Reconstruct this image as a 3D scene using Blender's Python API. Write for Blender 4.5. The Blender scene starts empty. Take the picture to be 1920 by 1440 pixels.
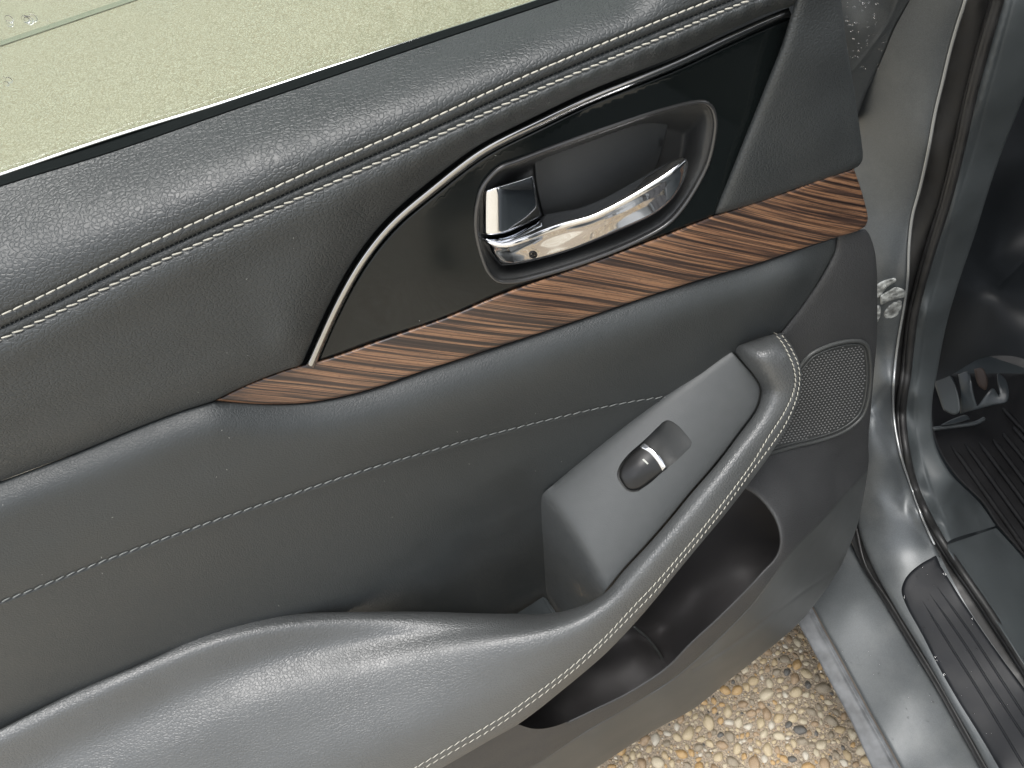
import bpy, bmesh, math, random
import numpy as np
from mathutils import Vector, Matrix
from mathutils.geometry import delaunay_2d_cdt
random.seed(7); RNG = np.random.default_rng(7)
SC = bpy.context.scene; COL = SC.collection
rad = math.radians

# ------------------------------------------------------------------ camera
F = 1450.0; PITCH = rad(48); ROLL = rad(18); TILT = 0.12      # TILT: how far the door is swung back from square
CP = np.array([0.0, -0.37 - 0.3 * TILT, 1.21])
FW = np.array([0, math.cos(PITCH), -math.sin(PITCH)])
_u0 = np.array([0, math.sin(PITCH), math.cos(PITCH)]); _r0 = np.array([1.0, 0, 0])
RT = math.cos(ROLL) * _r0 - math.sin(ROLL) * _u0
UP = math.cos(ROLL) * _u0 + math.sin(ROLL) * _r0
cam = bpy.data.objects.new('camera', bpy.data.cameras.new('camera')); COL.objects.link(cam)
cam.matrix_world = Matrix(((RT[0], UP[0], -FW[0], CP[0]), (RT[1], UP[1], -FW[1], CP[1]), (RT[2], UP[2], -FW[2], CP[2]), (0, 0, 0, 1)))
cam.data.sensor_width = 36; cam.data.lens = 36 * F / 1920; cam.data.clip_start = 0.01; cam.data.clip_end = 300
SC.camera = cam

# ------------------------------------------------------------------ sky and sun (overcast)
SUN_EL, SUN_AZ = 76, 205      # azimuth clockwise from +y
W_ = bpy.data.worlds.new('World'); SC.world = W_; W_.use_nodes = True
nt = W_.node_tree; nt.nodes.clear()
sky = nt.nodes.new('ShaderNodeTexSky'); sky.sky_type = 'NISHITA'; sky.sun_disc = False
sky.sun_elevation = rad(SUN_EL); sky.sun_rotation = rad(SUN_AZ); sky.air_density = 1.0; sky.dust_density = 3.0; sky.ozone_density = 1.0
hs = nt.nodes.new('ShaderNodeHueSaturation'); hs.inputs['Saturation'].default_value = 0.26
nt.links.new(sky.outputs[0], hs.inputs['Color'])
# soft broken cloud cover: the whole sky brightens and dims gently
tc = nt.nodes.new('ShaderNodeTexCoord'); cn = nt.nodes.new('ShaderNodeTexNoise'); cn.inputs['Scale'].default_value = 2.2; cn.inputs['Detail'].default_value = 4
nt.links.new(tc.outputs['Generated'], cn.inputs['Vector'])
mr = nt.nodes.new('ShaderNodeMapRange'); mr.inputs[1].default_value = .35; mr.inputs[2].default_value = .65; mr.inputs[3].default_value = .75; mr.inputs[4].default_value = 1.35
nt.links.new(cn.outputs[0], mr.inputs[0])
mx = nt.nodes.new('ShaderNodeMix'); mx.data_type = 'RGBA'; mx.blend_type = 'MULTIPLY'; mx.inputs[0].default_value = 1
nt.links.new(hs.outputs[0], mx.inputs[6]); nt.links.new(mr.outputs[0], mx.inputs[7])
bg = nt.nodes.new('ShaderNodeBackground'); bg.inputs[1].default_value = 0.14
out = nt.nodes.new('ShaderNodeOutputWorld')
nt.links.new(mx.outputs[2], bg.inputs[0]); nt.links.new(bg.outputs[0], out.inputs[0])
sl = bpy.data.lights.new('sun', 'SUN'); sl.energy = 1.5; sl.angle = rad(36); sl.color = (1, .97, .93)
sun = bpy.data.objects.new('sun', sl); COL.objects.link(sun)
az = rad(SUN_AZ); el = rad(SUN_EL)
sv = Vector((math.sin(az) * math.cos(el), math.cos(az) * math.cos(el), math.sin(el)))
sun.rotation_euler = sv.to_track_quat('Z', 'Y').to_euler()
SC.view_settings.view_transform = 'Standard'; SC.view_settings.look = 'None'; SC.view_settings.gamma = 1
SC.view_settings.exposure = 1.15
SC.cycles.max_bounces = 8

# ------------------------------------------------------------------ geometry helpers
def rays(p):
    p = np.atleast_2d(np.asarray(p, float))[:, :2]
    return FW[None] + RT[None] * ((p[:, 0] - 960) / F)[:, None] + UP[None] * ((720 - p[:, 1]) / F)[:, None]
def t_h(p, h):      # h: millimetres the surface stands out of the door's base plane
    d = rays(p); return (-TILT * .3 - np.asarray(h) / 1000. - CP[1]) / (d[:, 1] - TILT * d[:, 0])
def t_ax(p, mode, v):
    d = rays(p); k = 'xyz'.index(mode); return (v - CP[k]) / d[:, k]
def pts_t(p, t): return CP[None] + rays(p) * np.asarray(t)[:, None]
def Ph(p, h): return pts_t(p, t_h(p, h))
def Pz(x, y, z): return pts_t([(x, y)], t_ax([(x, y)], 'z', z))[0]
def to_px(w):
    v = np.asarray(w) - CP; z = v @ FW
    return np.stack([960 + F * (v @ RT) / z, 720 - F * (v @ UP) / z], -1)

def tps(ctrl, reg=1e-4):
    c = np.array(ctrl, float); X = c[:, :2] / 1000; v = c[:, 2]; n = len(X)
    def K(A, B):
        r2 = ((A[:, None] - B[None]) ** 2).sum(-1); return 0.5 * r2 * np.log(r2 + 1e-12)
    M = np.zeros((n + 3, n + 3)); M[:n, :n] = K(X, X) + np.eye(n) * reg
    Pm = np.c_[np.ones(n), X]; M[:n, n:] = Pm; M[n:, :n] = Pm.T
    s = np.linalg.solve(M, np.r_[v, np.zeros(3)])
    def f(p):
        Q = np.atleast_2d(p)[:, :2] / 1000; return np.concatenate([K(q, X) @ s[:n] for q in np.array_split(Q, len(Q) // 3000 + 1)]) + np.c_[np.ones(len(Q)), Q] @ s[n:]
    return f
def hf(ctrl, reg=1e-4):
    g = tps(ctrl, reg); return lambda p: t_h(p, g(p))
def bf(ctrl, reg=1e-5):       # control points (px, py, axis, value)
    c = [(a, b, t_ax([(a, b)], m, v)[0]) for a, b, m, v in ctrl]
    return tps(c, reg)

def S(pts, step=4.0):         # smooth curve through points, resampled evenly
    P = np.array(pts, float)
    if len(P) == 2: Q = P
    else:
        E_ = np.vstack([2 * P[0] - P[1], P, 2 * P[-1] - P[-2]]); Q = []
        for i in range(1, len(E_) - 2):
            p0, p1, p2, p3 = E_[i - 1:i + 3]; n = 12
            t0 = 0; t1 = t0 + max(np.linalg.norm(p1 - p0), 1e-6) ** .5; t2 = t1 + max(np.linalg.norm(p2 - p1), 1e-6) ** .5; t3 = t2 + max(np.linalg.norm(p3 - p2), 1e-6) ** .5
            t = np.linspace(t1, t2, n, endpoint=False)[:, None]
            A1 = (t1 - t) / (t1 - t0) * p0 + (t - t0) / (t1 - t0) * p1; A2 = (t2 - t) / (t2 - t1) * p1 + (t - t1) / (t2 - t1) * p2
            A3 = (t3 - t) / (t3 - t2) * p2 + (t - t2) / (t3 - t2) * p3
            B1 = (t2 - t) / (t2 - t0) * A1 + (t - t0) / (t2 - t0) * A2; B2 = (t3 - t) / (t3 - t1) * A2 + (t - t1) / (t3 - t1) * A3
            Q.append((t2 - t) / (t2 - t1) * B1 + (t - t1) / (t2 - t1) * B2)
        Q = np.vstack(Q + [P[-1:]])
    return resample(Q, step)
def resample(Q, step):
    L = np.r_[0, np.cumsum(np.linalg.norm(np.diff(Q, axis=0), axis=1))]
    n = max(2, int(round(L[-1] / step)) + 1); s = np.linspace(0, L[-1], n)
    return np.stack([np.interp(s, L, Q[:, k]) for k in range(Q.shape[1])], -1)
def SM(C, n):                 # take the wobble out of a traced curve
    C = C.copy()
    for _ in range(n): C[1:-1] = (C[:-2] + 2 * C[1:-1] + C[2:]) / 4
    return C
def J(*segs):                 # join curves into a closed outline
    out_ = []
    for s in segs:
        for q in np.asarray(s, float):
            if not out_ or np.linalg.norm(out_[-1] - q) > .8: out_.append(q)
    if np.linalg.norm(out_[0] - out_[-1]) < .8: out_.pop()
    return np.array(out_)
def dist(p, line, closed=False):
    A = line; B = np.roll(line, -1, 0) if closed else line[1:]
    if not closed: A = line[:-1]
    res = np.full(len(p), 1e9); AB = B - A; L2 = (AB ** 2).sum(1) + 1e-12
    for i in range(0, len(p), 4000):
        q = p[i:i + 4000]; AP = q[:, None] - A[None]
        u = np.clip((AP * AB[None]).sum(-1) / L2[None], 0, 1)
        D = AP - u[..., None] * AB[None]; res[i:i + 4000] = np.sqrt((D ** 2).sum(-1)).min(1)
    return res
def inside(p, poly):
    x, y = p[:, 0], p[:, 1]; r = np.zeros(len(p), bool); a = poly; b = np.roll(poly, -1, 0)
    for (x1, y1), (x2, y2) in zip(a, b):
        if y1 == y2: continue
        c = ((y1 > y) != (y2 > y)) & (x < (x2 - x1) * (y - y1) / (y2 - y1) + x1); r ^= c
    return r
def offs(line, d, closed=False):
    T = np.roll(line, -1, 0) - np.roll(line, 1, 0) if closed else np.gradient(line, axis=0)
    T = T / (np.linalg.norm(T, axis=1)[:, None] + 1e-9); return line + np.stack([-T[:, 1], T[:, 0]], -1) * d

def quadfit(ctrl):
    c = np.array(ctrl, float); X = c[:, 0] / 1000; Y = c[:, 1] / 1000; A = np.c_[np.ones(len(X)), X, Y, X * X, X * Y, Y * Y]; k = np.linalg.lstsq(A, c[:, 2], rcond=None)[0]
    def f(p):
        x = p[:, 0] / 1000; y = p[:, 1] / 1000; return np.c_[np.ones(len(x)), x, y, x * x, x * y, y * y] @ k
    return f
def stations(st, fs, prof, dens=3, sm=0):      # st: (x0, y0, x1, y1, h0, h1, amp...) ; prof(f, row) -> height ; smooth in between
    A = np.array(st, float); n = len(A); out_ = []; rows = []
    u = np.linspace(0, n - 1, (n - 1) * dens + 1)
    E_ = np.vstack([2 * A[0] - A[1], A, 2 * A[-1] - A[-2]])
    for v in u:
        i = min(int(v), n - 2); t = v - i; p0, p1, p2, p3 = E_[i:i + 4]
        r = .5 * (2 * p1 + (p2 - p0) * t + (2 * p0 - 5 * p1 + 4 * p2 - p3) * t * t + (3 * p1 - p0 - 3 * p2 + p3) * t ** 3)
        rows.append(r)
    rows = np.array(rows)
    for _ in range(dens * dens * sm):
        q = rows.copy(); q[1:-1] = (rows[:-2] + 2 * rows[1:-1] + rows[2:]) / 4; rows = q
    for r in rows:
        for f in fs: out_.append((r[0] + (r[2] - r[0]) * f, r[1] + (r[3] - r[1]) * f, prof(f, r)))
    return out_
def rail(curve, off, h, step=45, keep=None):
    c = offs(curve, off)[::max(1, int(step / 4))]
    hh_ = h if callable(h) else (lambda q: h)
    return [(q[0], q[1], hh_(q)) for q in c if keep is None or keep(q)]
def thin(ctrl, m=9):
    o_ = []
    for q in ctrl:
        if all((q[0] - w[0]) ** 2 + (q[1] - w[1]) ** 2 > m * m for w in o_): o_.append(q)
    return o_

def mesh_obj(name, V, Fc, mat, parent=None, smooth=True, loc=None):
    me = bpy.data.meshes.new(name); me.from_pydata([tuple(v) for v in V], [], [tuple(int(i) for i in f) for f in Fc]); me.update()
    if smooth: me.polygons.foreach_set('use_smooth', [True] * len(me.polygons))
    for m in (mat if isinstance(mat, (list, tuple)) else [mat]): me.materials.append(m)
    o = bpy.data.objects.new(name, me); COL.objects.link(o)
    if parent is not None: o.parent = parent
    return o

def part(name, outline, tf, mat, parent, sp=9.0, edge=None, rounds=(), grooves=(), ridges=(), dense=(), skirt=8.0, holes=(), label=None, bumpf=None):
    """A moulded part: outline filled with a fine mesh, depth from tf; edge=(r_px, mm) rounds the whole rim,
       rounds=[(curve, r_px, mm)] rounds along curves, grooves=[(curve, sigma_px, mm)]; skirt gives it thickness."""
    cand = [outline] + [np.asarray(h) for h in holes]; n_fix = sum(len(c) for c in cand)
    rs = []
    if edge: rs.append((outline, edge[0], edge[1], True))
    for c, r, mm in rounds: rs.append((c, r, mm, False))
    for c, r, mm, cl in rs:
        for f in (.12, .3, .5, .75, 1.0):
            for sg in ((1, -1)): cand.append(offs(c, sg * f * r, cl))
    for c, sg_, mm in list(grooves) + list(ridges):
        for f in (-2.4, -1.5, -.9, -.4, 0, .4, .9, 1.5, 2.4): cand.append(offs(c, f * sg_))
    for c, hw, st in dense:
        for k in np.arange(-hw, hw + .01, st): cand.append(offs(c, k))
    lo = outline.min(0); hi = outline.max(0)
    gx, gy = np.meshgrid(np.arange(lo[0], hi[0], sp), np.arange(lo[1], hi[1], sp * .87)); gx = gx + (np.arange(gx.shape[0]) % 2)[:, None] * sp * .5
    grid = np.stack([gx.ravel(), gy.ravel()], -1)
    rest = np.vstack(cand[1 + len(holes):] + [np.zeros((0, 2))])
    ngr = len(rest); rest = np.vstack([rest, grid])
    ok = inside(rest, outline)
    for h in holes: ok &= ~inside(rest, h)
    rest2 = rest[ok]; isg = (np.arange(len(rest)) >= ngr)[ok]
    dd = dist(rest2, outline, True)
    for h in holes: dd = np.minimum(dd, dist(rest2, h, True))
    keep = dd > np.where(isg, sp * .45, .7); rest2 = rest2[keep]; isg = isg[keep]
    occ = {}; acc = []
    fixed = np.vstack(cand[:1 + len(holes)])
    for q in fixed: occ.setdefault((int(q[0] // 2), int(q[1] // 2)), []).append(q)
    for q, g in zip(rest2, isg):
        m = sp * .5 if g else 0.8
        i, j = int(q[0] // 2), int(q[1] // 2); w = int(m // 2) + 1; bad = False
        for a in range(i - w, i + w + 1):
            for b in range(j - w, j + w + 1):
                for z in occ.get((a, b), ()):
                    if (z[0] - q[0]) ** 2 + (z[1] - q[1]) ** 2 < m * m: bad = True; break
                if bad: break
            if bad: break
        if not bad: occ.setdefault((i, j), []).append(q); acc.append(q)
    P = np.vstack([fixed, np.array(acc).reshape(-1, 2)])
    edges = []; k = 0
    for c in cand[:1 + len(holes)]:
        n = len(c); edges += [(k + i, k + (i + 1) % n) for i in range(n)]; k += n
    r = delaunay_2d_cdt([Vector(q) for q in P], edges, [], 1, 1e-4)
    V2 = np.array([tuple(v) for v in r[0]]); T = np.array([tuple(f) for f in r[2]])
    cen = V2[T].mean(1); m = inside(cen, outline)
    for h in holes: m &= ~inside(cen, h)
    T = T[m]
    a = V2[T[:, 1]] - V2[T[:, 0]]; b = V2[T[:, 2]] - V2[T[:, 0]]
    flip = (a[:, 0] * b[:, 1] - a[:, 1] * b[:, 0]) > 0; T[flip] = T[flip][:, ::-1]
    t = tf(V2).copy(); nrm = np.linalg.norm(rays(V2), axis=1)
    for c, rr, mm, cl in rs:
        d = np.clip(dist(V2, c, cl) / rr, 0, 1); t += mm / 1000 * (1 - np.sqrt(np.clip(1 - (1 - d) ** 2, 0, 1))) / nrm
    for c, sg_, mm in grooves: t += mm / 1000 * np.exp(-.5 * (dist(V2, c) / sg_) ** 2) / nrm
    for c, sg_, mm in ridges: t -= mm / 1000 * np.exp(-.5 * (dist(V2, c) / sg_) ** 2) / nrm
    if bumpf is not None: t -= bumpf(V2) / 1000 / nrm
    V3 = pts_t(V2, t)
    # skirt
    ec = {}
    for f in T:
        for i in range(3):
            e = (f[i], f[(i + 1) % 3]); ec[e] = 1
    bd = [e for e in ec if (e[1], e[0]) not in ec]
    Vl = [V3]; n0 = len(V3); faces = [tuple(f) for f in T]
    if skirt:
        ids = sorted({i for e in bd for i in e}); mp = {v: k for k, v in enumerate(ids)}
        top = V3[ids]; bot = pts_t(V2[ids], t[ids] + skirt / 1000 / nrm[ids]); n = len(ids)
        Vl += [top, bot]
        for a_, b_ in bd: faces.append((n0 + mp[b_], n0 + mp[a_], n0 + n + mp[a_], n0 + n + mp[b_]))
    o = mesh_obj(name, np.vstack(Vl), faces, mat, parent)
    if label: o['label'] = label
    return o

def tube3(name, C3, r, mat, parent, n=8, flat=1.0, cap=True, rfun=None):
    C3 = np.asarray(C3); T = np.gradient(C3, axis=0); T /= np.linalg.norm(T, axis=1)[:, None]
    V = []; Fc = []
    for i, (c, t) in enumerate(zip(C3, T)):
        out_ = CP - c; out_ -= t * (out_ @ t); out_ /= np.linalg.norm(out_); s = np.cross(t, out_)
        ri = r if rfun is None else r * rfun(i / (len(C3) - 1))
        for k in range(n):
            a = 2 * math.pi * k / n; V.append(c + s * math.cos(a) * ri + out_ * math.sin(a) * ri * flat)
    for i in range(len(C3) - 1):
        for k in range(n): Fc.append((i * n + k, i * n + (k + 1) % n, (i + 1) * n + (k + 1) % n, (i + 1) * n + k))
    if cap: Fc += [tuple(range(n))[::-1], tuple((len(C3) - 1) * n + k for k in range(n))]
    return mesh_obj(name, V, Fc, mat, parent)

def thing(name, label, cat, group=None, loc=(0, 0, 0)):
    o = bpy.data.objects.new(name, None); COL.objects.link(o); o['label'] = label; o['category'] = cat; o.empty_display_size = .05
    o.location = loc
    if group: o['group'] = group
    return o

# ------------------------------------------------------------------ materials
def mat(name, col, rough=.5, metal=0, spec=.5, coat=0, coat_r=.05, bump=None, vary=None, trans=0, ior=1.45):
    m = bpy.data.materials.new(name); m.use_nodes = True; n = m.node_tree; b = n.nodes['Principled BSDF']
    b.inputs['Base Color'].default_value = (*col, 1); b.inputs['Roughness'].default_value = rough; b.inputs['Metallic'].default_value = metal
    b.inputs['Specular IOR Level'].default_value = spec; b.inputs['Coat Weight'].default_value = coat; b.inputs['Coat Roughness'].default_value = coat_r
    b.inputs['Transmission Weight'].default_value = trans; b.inputs['IOR'].default_value = ior
    tcn = n.nodes.new('ShaderNodeTexCoord')
    if vary:       # (scale, amount, roughness amount)
        v = n.nodes.new('ShaderNodeTexNoise'); v.inputs['Scale'].default_value = vary[0]; v.inputs['Detail'].default_value = 5
        n.links.new(tcn.outputs['Object'], v.inputs['Vector'])
        r1 = n.nodes.new('ShaderNodeMapRange'); r1.inputs[1].default_value = .3; r1.inputs[2].default_value = .7; r1.inputs[3].default_value = 1 - vary[1]; r1.inputs[4].default_value = 1 + vary[1]
        n.links.new(v.outputs[0], r1.inputs[0])
        mm = n.nodes.new('ShaderNodeMix'); mm.data_type = 'RGBA'; mm.blend_type = 'MULTIPLY'; mm.inputs[0].default_value = 1; mm.inputs[6].default_value = (*col, 1)
        n.links.new(r1.outputs[0], mm.inputs[7]); n.links.new(mm.outputs[2], b.inputs['Base Color'])
        r2 = n.nodes.new('ShaderNodeMapRange'); r2.inputs[1].default_value = .3; r2.inputs[2].default_value = .7; r2.inputs[3].default_value = max(0, rough - vary[2]); r2.inputs[4].default_value = rough + vary[2]
        n.links.new(v.outputs[0], r2.inputs[0]); n.links.new(r2.outputs[0], b.inputs['Roughness'])
    if bump: bump(n, b, tcn)
    return m
def leather_bump(scale, strength, depth=.0004, stretch=(1, 1, 1.7), warp=.6):
    def f(n, b, tcn):
        mp = n.nodes.new('ShaderNodeMapping'); mp.inputs['Scale'].default_value = stretch; n.links.new(tcn.outputs['Object'], mp.inputs[0])
        nz = n.nodes.new('ShaderNodeTexNoise'); nz.inputs['Scale'].default_value = scale * .45; nz.inputs['Detail'].default_value = 3; n.links.new(mp.outputs[0], nz.inputs['Vector'])
        sub = n.nodes.new('ShaderNodeVectorMath'); sub.operation = 'SUBTRACT'; sub.inputs[1].default_value = (.5, .5, .5); n.links.new(nz.outputs['Color'], sub.inputs[0])
        sc_ = n.nodes.new('ShaderNodeVectorMath'); sc_.operation = 'SCALE'; sc_.inputs['Scale'].default_value = warp * 3 / scale; n.links.new(sub.outputs[0], sc_.inputs[0])
        ad = n.nodes.new('ShaderNodeVectorMath'); ad.operation = 'ADD'; n.links.new(mp.outputs[0], ad.inputs[0]); n.links.new(sc_.outputs[0], ad.inputs[1])
        vo = n.nodes.new('ShaderNodeTexVoronoi'); vo.feature = 'DISTANCE_TO_EDGE'; vo.inputs['Scale'].default_value = scale; n.links.new(ad.outputs[0], vo.inputs['Vector'])
        r = n.nodes.new('ShaderNodeMapRange'); r.interpolation_type = 'SMOOTHSTEP'; r.inputs[1].default_value = 0; r.inputs[2].default_value = .22; n.links.new(vo.outputs[0], r.inputs[0])
        # patches where the grain is pressed deep and patches where it is nearly flat
        n2 = n.nodes.new('ShaderNodeTexNoise'); n2.inputs['Scale'].default_value = 28; n2.inputs['Detail'].default_value = 3; n.links.new(tcn.outputs['Object'], n2.inputs['Vector'])
        r3 = n.nodes.new('ShaderNodeMapRange'); r3.inputs[1].default_value = .32; r3.inputs[2].default_value = .68; r3.inputs[3].default_value = .65; r3.inputs[4].default_value = 1.1; n.links.new(n2.outputs[0], r3.inputs[0])
        m1 = n.nodes.new('ShaderNodeMath'); m1.operation = 'MULTIPLY'; n.links.new(r.outputs[0], m1.inputs[0]); n.links.new(r3.outputs[0], m1.inputs[1])
        n3 = n.nodes.new('ShaderNodeTexNoise'); n3.inputs['Scale'].default_value = scale * 2.2; n3.inputs['Detail'].default_value = 2; n.links.new(mp.outputs[0], n3.inputs['Vector'])
        m2 = n.nodes.new('ShaderNodeMath'); m2.operation = 'MULTIPLY_ADD'; m2.inputs[1].default_value = .18; n.links.new(n3.outputs[0], m2.inputs[0]); n.links.new(m1.outputs[0], m2.inputs[2])
        bp = n.nodes.new('ShaderNodeBump'); bp.inputs['Strength'].default_value = strength; bp.inputs['Distance'].default_value = depth
        n.links.new(m2.outputs[0], bp.inputs['Height']); n.links.new(bp.outputs[0], b.inputs['Normal'])
    return f
def noise_bump(scale, strength, depth=.0003):
    def f(n, b, tcn):
        nz = n.nodes.new('ShaderNodeTexNoise'); nz.inputs['Scale'].default_value = scale; nz.inputs['Detail'].default_value = 3; n.links.new(tcn.outputs['Object'], nz.inputs['Vector'])
        bp = n.nodes.new('ShaderNodeBump'); bp.inputs['Strength'].default_value = strength; bp.inputs['Distance'].default_value = depth
        n.links.new(nz.outputs[0], bp.inputs['Height']); n.links.new(bp.outputs[0], b.inputs['Normal'])
    return f
LEA = (.036, .040, .041)
M = {}
M['leather'] = mat('black_leather', LEA, .44, spec=.55, bump=leather_bump(400, .5, stretch=(1, 1, 1.3), warp=.45), vary=(30, .06, .05))
M['leather_low'] = mat('black_leather_smooth', LEA, .46, spec=.5, bump=leather_bump(480, .30, stretch=(1, 1, 1.2)), vary=(30, .06, .05))
M['leather_arm'] = mat('armrest_leather', (.062, .066, .067), .45, spec=1.0, bump=leather_bump(380, .5, stretch=(1, 1, 1), warp=.45), vary=(25, .06, .05))  # same leather as the pads; part of its sheen is in the paler base
M['grain_plastic'] = mat('grained_plastic', (.036, .037, .038), .5, spec=.45, bump=leather_bump(520, .5, stretch=(1, 1, 1.2)), vary=(20, .08, .05))
M['smooth_plastic'] = mat('smooth_plastic', (.05, .053, .052), .42, spec=.5, bump=noise_bump(1500, .15), vary=(15, .1, .05))
M['plate'] = mat('switch_panel_plastic', (.058, .062, .063), .46, spec=.5, bump=noise_bump(1300, .5), vary=(120, .04, .04))
M['piano'] = mat('gloss_black', (.006, .008, .008), .05, spec=.45)
M['bezel'] = mat('bezel_gloss', (.07, .07, .07), .12, spec=1, metal=.5)
M['chrome'] = mat('chrome', (.82, .83, .85), .05, metal=1)
M['dark_chrome'] = mat('dark_chrome', (.45, .45, .45), .10, metal=1)
M['cup'] = mat('satin_black', (.036, .037, .037), .38, spec=.6, bump=noise_bump(900, .15), vary=(60, .08, .05))
M['cup_dark'] = mat('matte_black', (.034, .036, .036), .55, bump=noise_bump(1800, .3))
M['rubber'] = mat('black_rubber', (.012, .012, .012), .5, bump=noise_bump(600, .3), vary=(80, .3, .1))
M['felt'] = mat('window_felt', (.008, .010, .010), .8, spec=.05, bump=noise_bump(2500, .8))
M['thread'] = mat('cream_thread', (.38, .37, .32), .7, bump=noise_bump(3000, .5))
M['thread_grey'] = mat('grey_thread', (.16, .17, .165), .6, bump=noise_bump(3000, .5))
M['pocket'] = mat('pocket_plastic', (.042, .040, .041), .6, bump=noise_bump(1200, .4), vary=(20, .15, .05))
M['interior'] = mat('interior_plastic', (.022, .027, .029), .5, bump=noise_bump(900, .35), vary=(20, .15, .06))
M['trim_grey'] = mat('trim_plastic', (.040, .046, .048), .5, bump=noise_bump(1100, .45), vary=(30, .1, .05))
M['scuff'] = mat('scuff_plastic', (.008, .009, .011), .5, spec=.3, bump=noise_bump(1500, .35), vary=(40, .15, .08))
M['mat_rubber'] = mat('floor_mat_rubber', (.005, .005, .0055), .55, spec=.22, bump=noise_bump(500, .4), vary=(25, .3, .1))
M['switch'] = mat('switch_satin', (.011, .011, .011), .30, spec=.55)
M['switch_mark'] = mat('switch_mark', (.35, .36, .33), .5)
M['white_line'] = mat('seal_lip', (.75, .77, .76), .18, metal=1)
M['grease'] = mat('dried_grease', (.26, .27, .26), .4, spec=.7, bump=noise_bump(220, 1, .002), vary=(120, .7, .1))
M['dust'] = mat('beige_dust', (.22, .18, .13), .9)
M['water'] = mat('water_drop', (1, 1, 1), .0, trans=1, ior=1.33)

def paint():
    m = bpy.data.materials.new('grey_metallic_paint'); m.use_nodes = True; n = m.node_tree; b = n.nodes['Principled BSDF']
    tcn = n.nodes.new('ShaderNodeTexCoord')
    v = n.nodes.new('ShaderNodeTexVoronoi'); v.inputs['Scale'].default_value = 2500; n.links.new(tcn.outputs['Object'], v.inputs['Vector'])
    cr = n.nodes.new('ShaderNodeMapRange'); cr.inputs[3].default_value = .75; cr.inputs[4].default_value = 1.3; n.links.new(v.outputs['Color'], cr.inputs[0])
    # road film: lighter dusty clouds on the metal
    nz = n.nodes.new('ShaderNodeTexNoise'); nz.inputs['Scale'].default_value = 22; nz.inputs['Detail'].default_value = 8; nz.inputs['Roughness'].default_value = .65; n.links.new(tcn.outputs['Object'], nz.inputs['Vector'])
    r2 = n.nodes.new('ShaderNodeMapRange'); r2.inputs[1].default_value = .45; r2.inputs[2].default_value = .75; r2.inputs[3].default_value = 0; r2.inputs[4].default_value = .45; n.links.new(nz.outputs[0], r2.inputs[0])
    mm = n.nodes.new('ShaderNodeMix'); mm.data_type = 'RGBA'; mm.blend_type = 'MULTIPLY'; mm.inputs[0].default_value = 1; mm.inputs[6].default_value = (.066, .073, .077, 1); n.links.new(cr.outputs[0], mm.inputs[7])
    m2 = n.nodes.new('ShaderNodeMix'); m2.data_type = 'RGBA'; m2.inputs[7].default_value = (.125, .132, .13, 1); n.links.new(mm.outputs[2], m2.inputs[6]); n.links.new(r2.outputs[0], m2.inputs[0])
    n.links.new(m2.outputs[2], b.inputs['Base Color'])
    b.inputs['Metallic'].default_value = .40; b.inputs['Roughness'].default_value = .50
    b.inputs['Coat Weight'].default_value = .28; b.inputs['Coat Roughness'].default_value = .24
    bp = n.nodes.new('ShaderNodeBump'); bp.inputs['Strength'].default_value = .04; bp.inputs['Distance'].default_value = .002
    n3 = n.nodes.new('ShaderNodeTexNoise'); n3.inputs['Scale'].default_value = 14; n.links.new(tcn.outputs['Object'], n3.inputs['Vector']); n.links.new(n3.outputs[0], bp.inputs['Height']); n.links.new(bp.outputs[0], b.inputs['Coat Normal'])
    return m
M['paint'] = paint()
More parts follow.
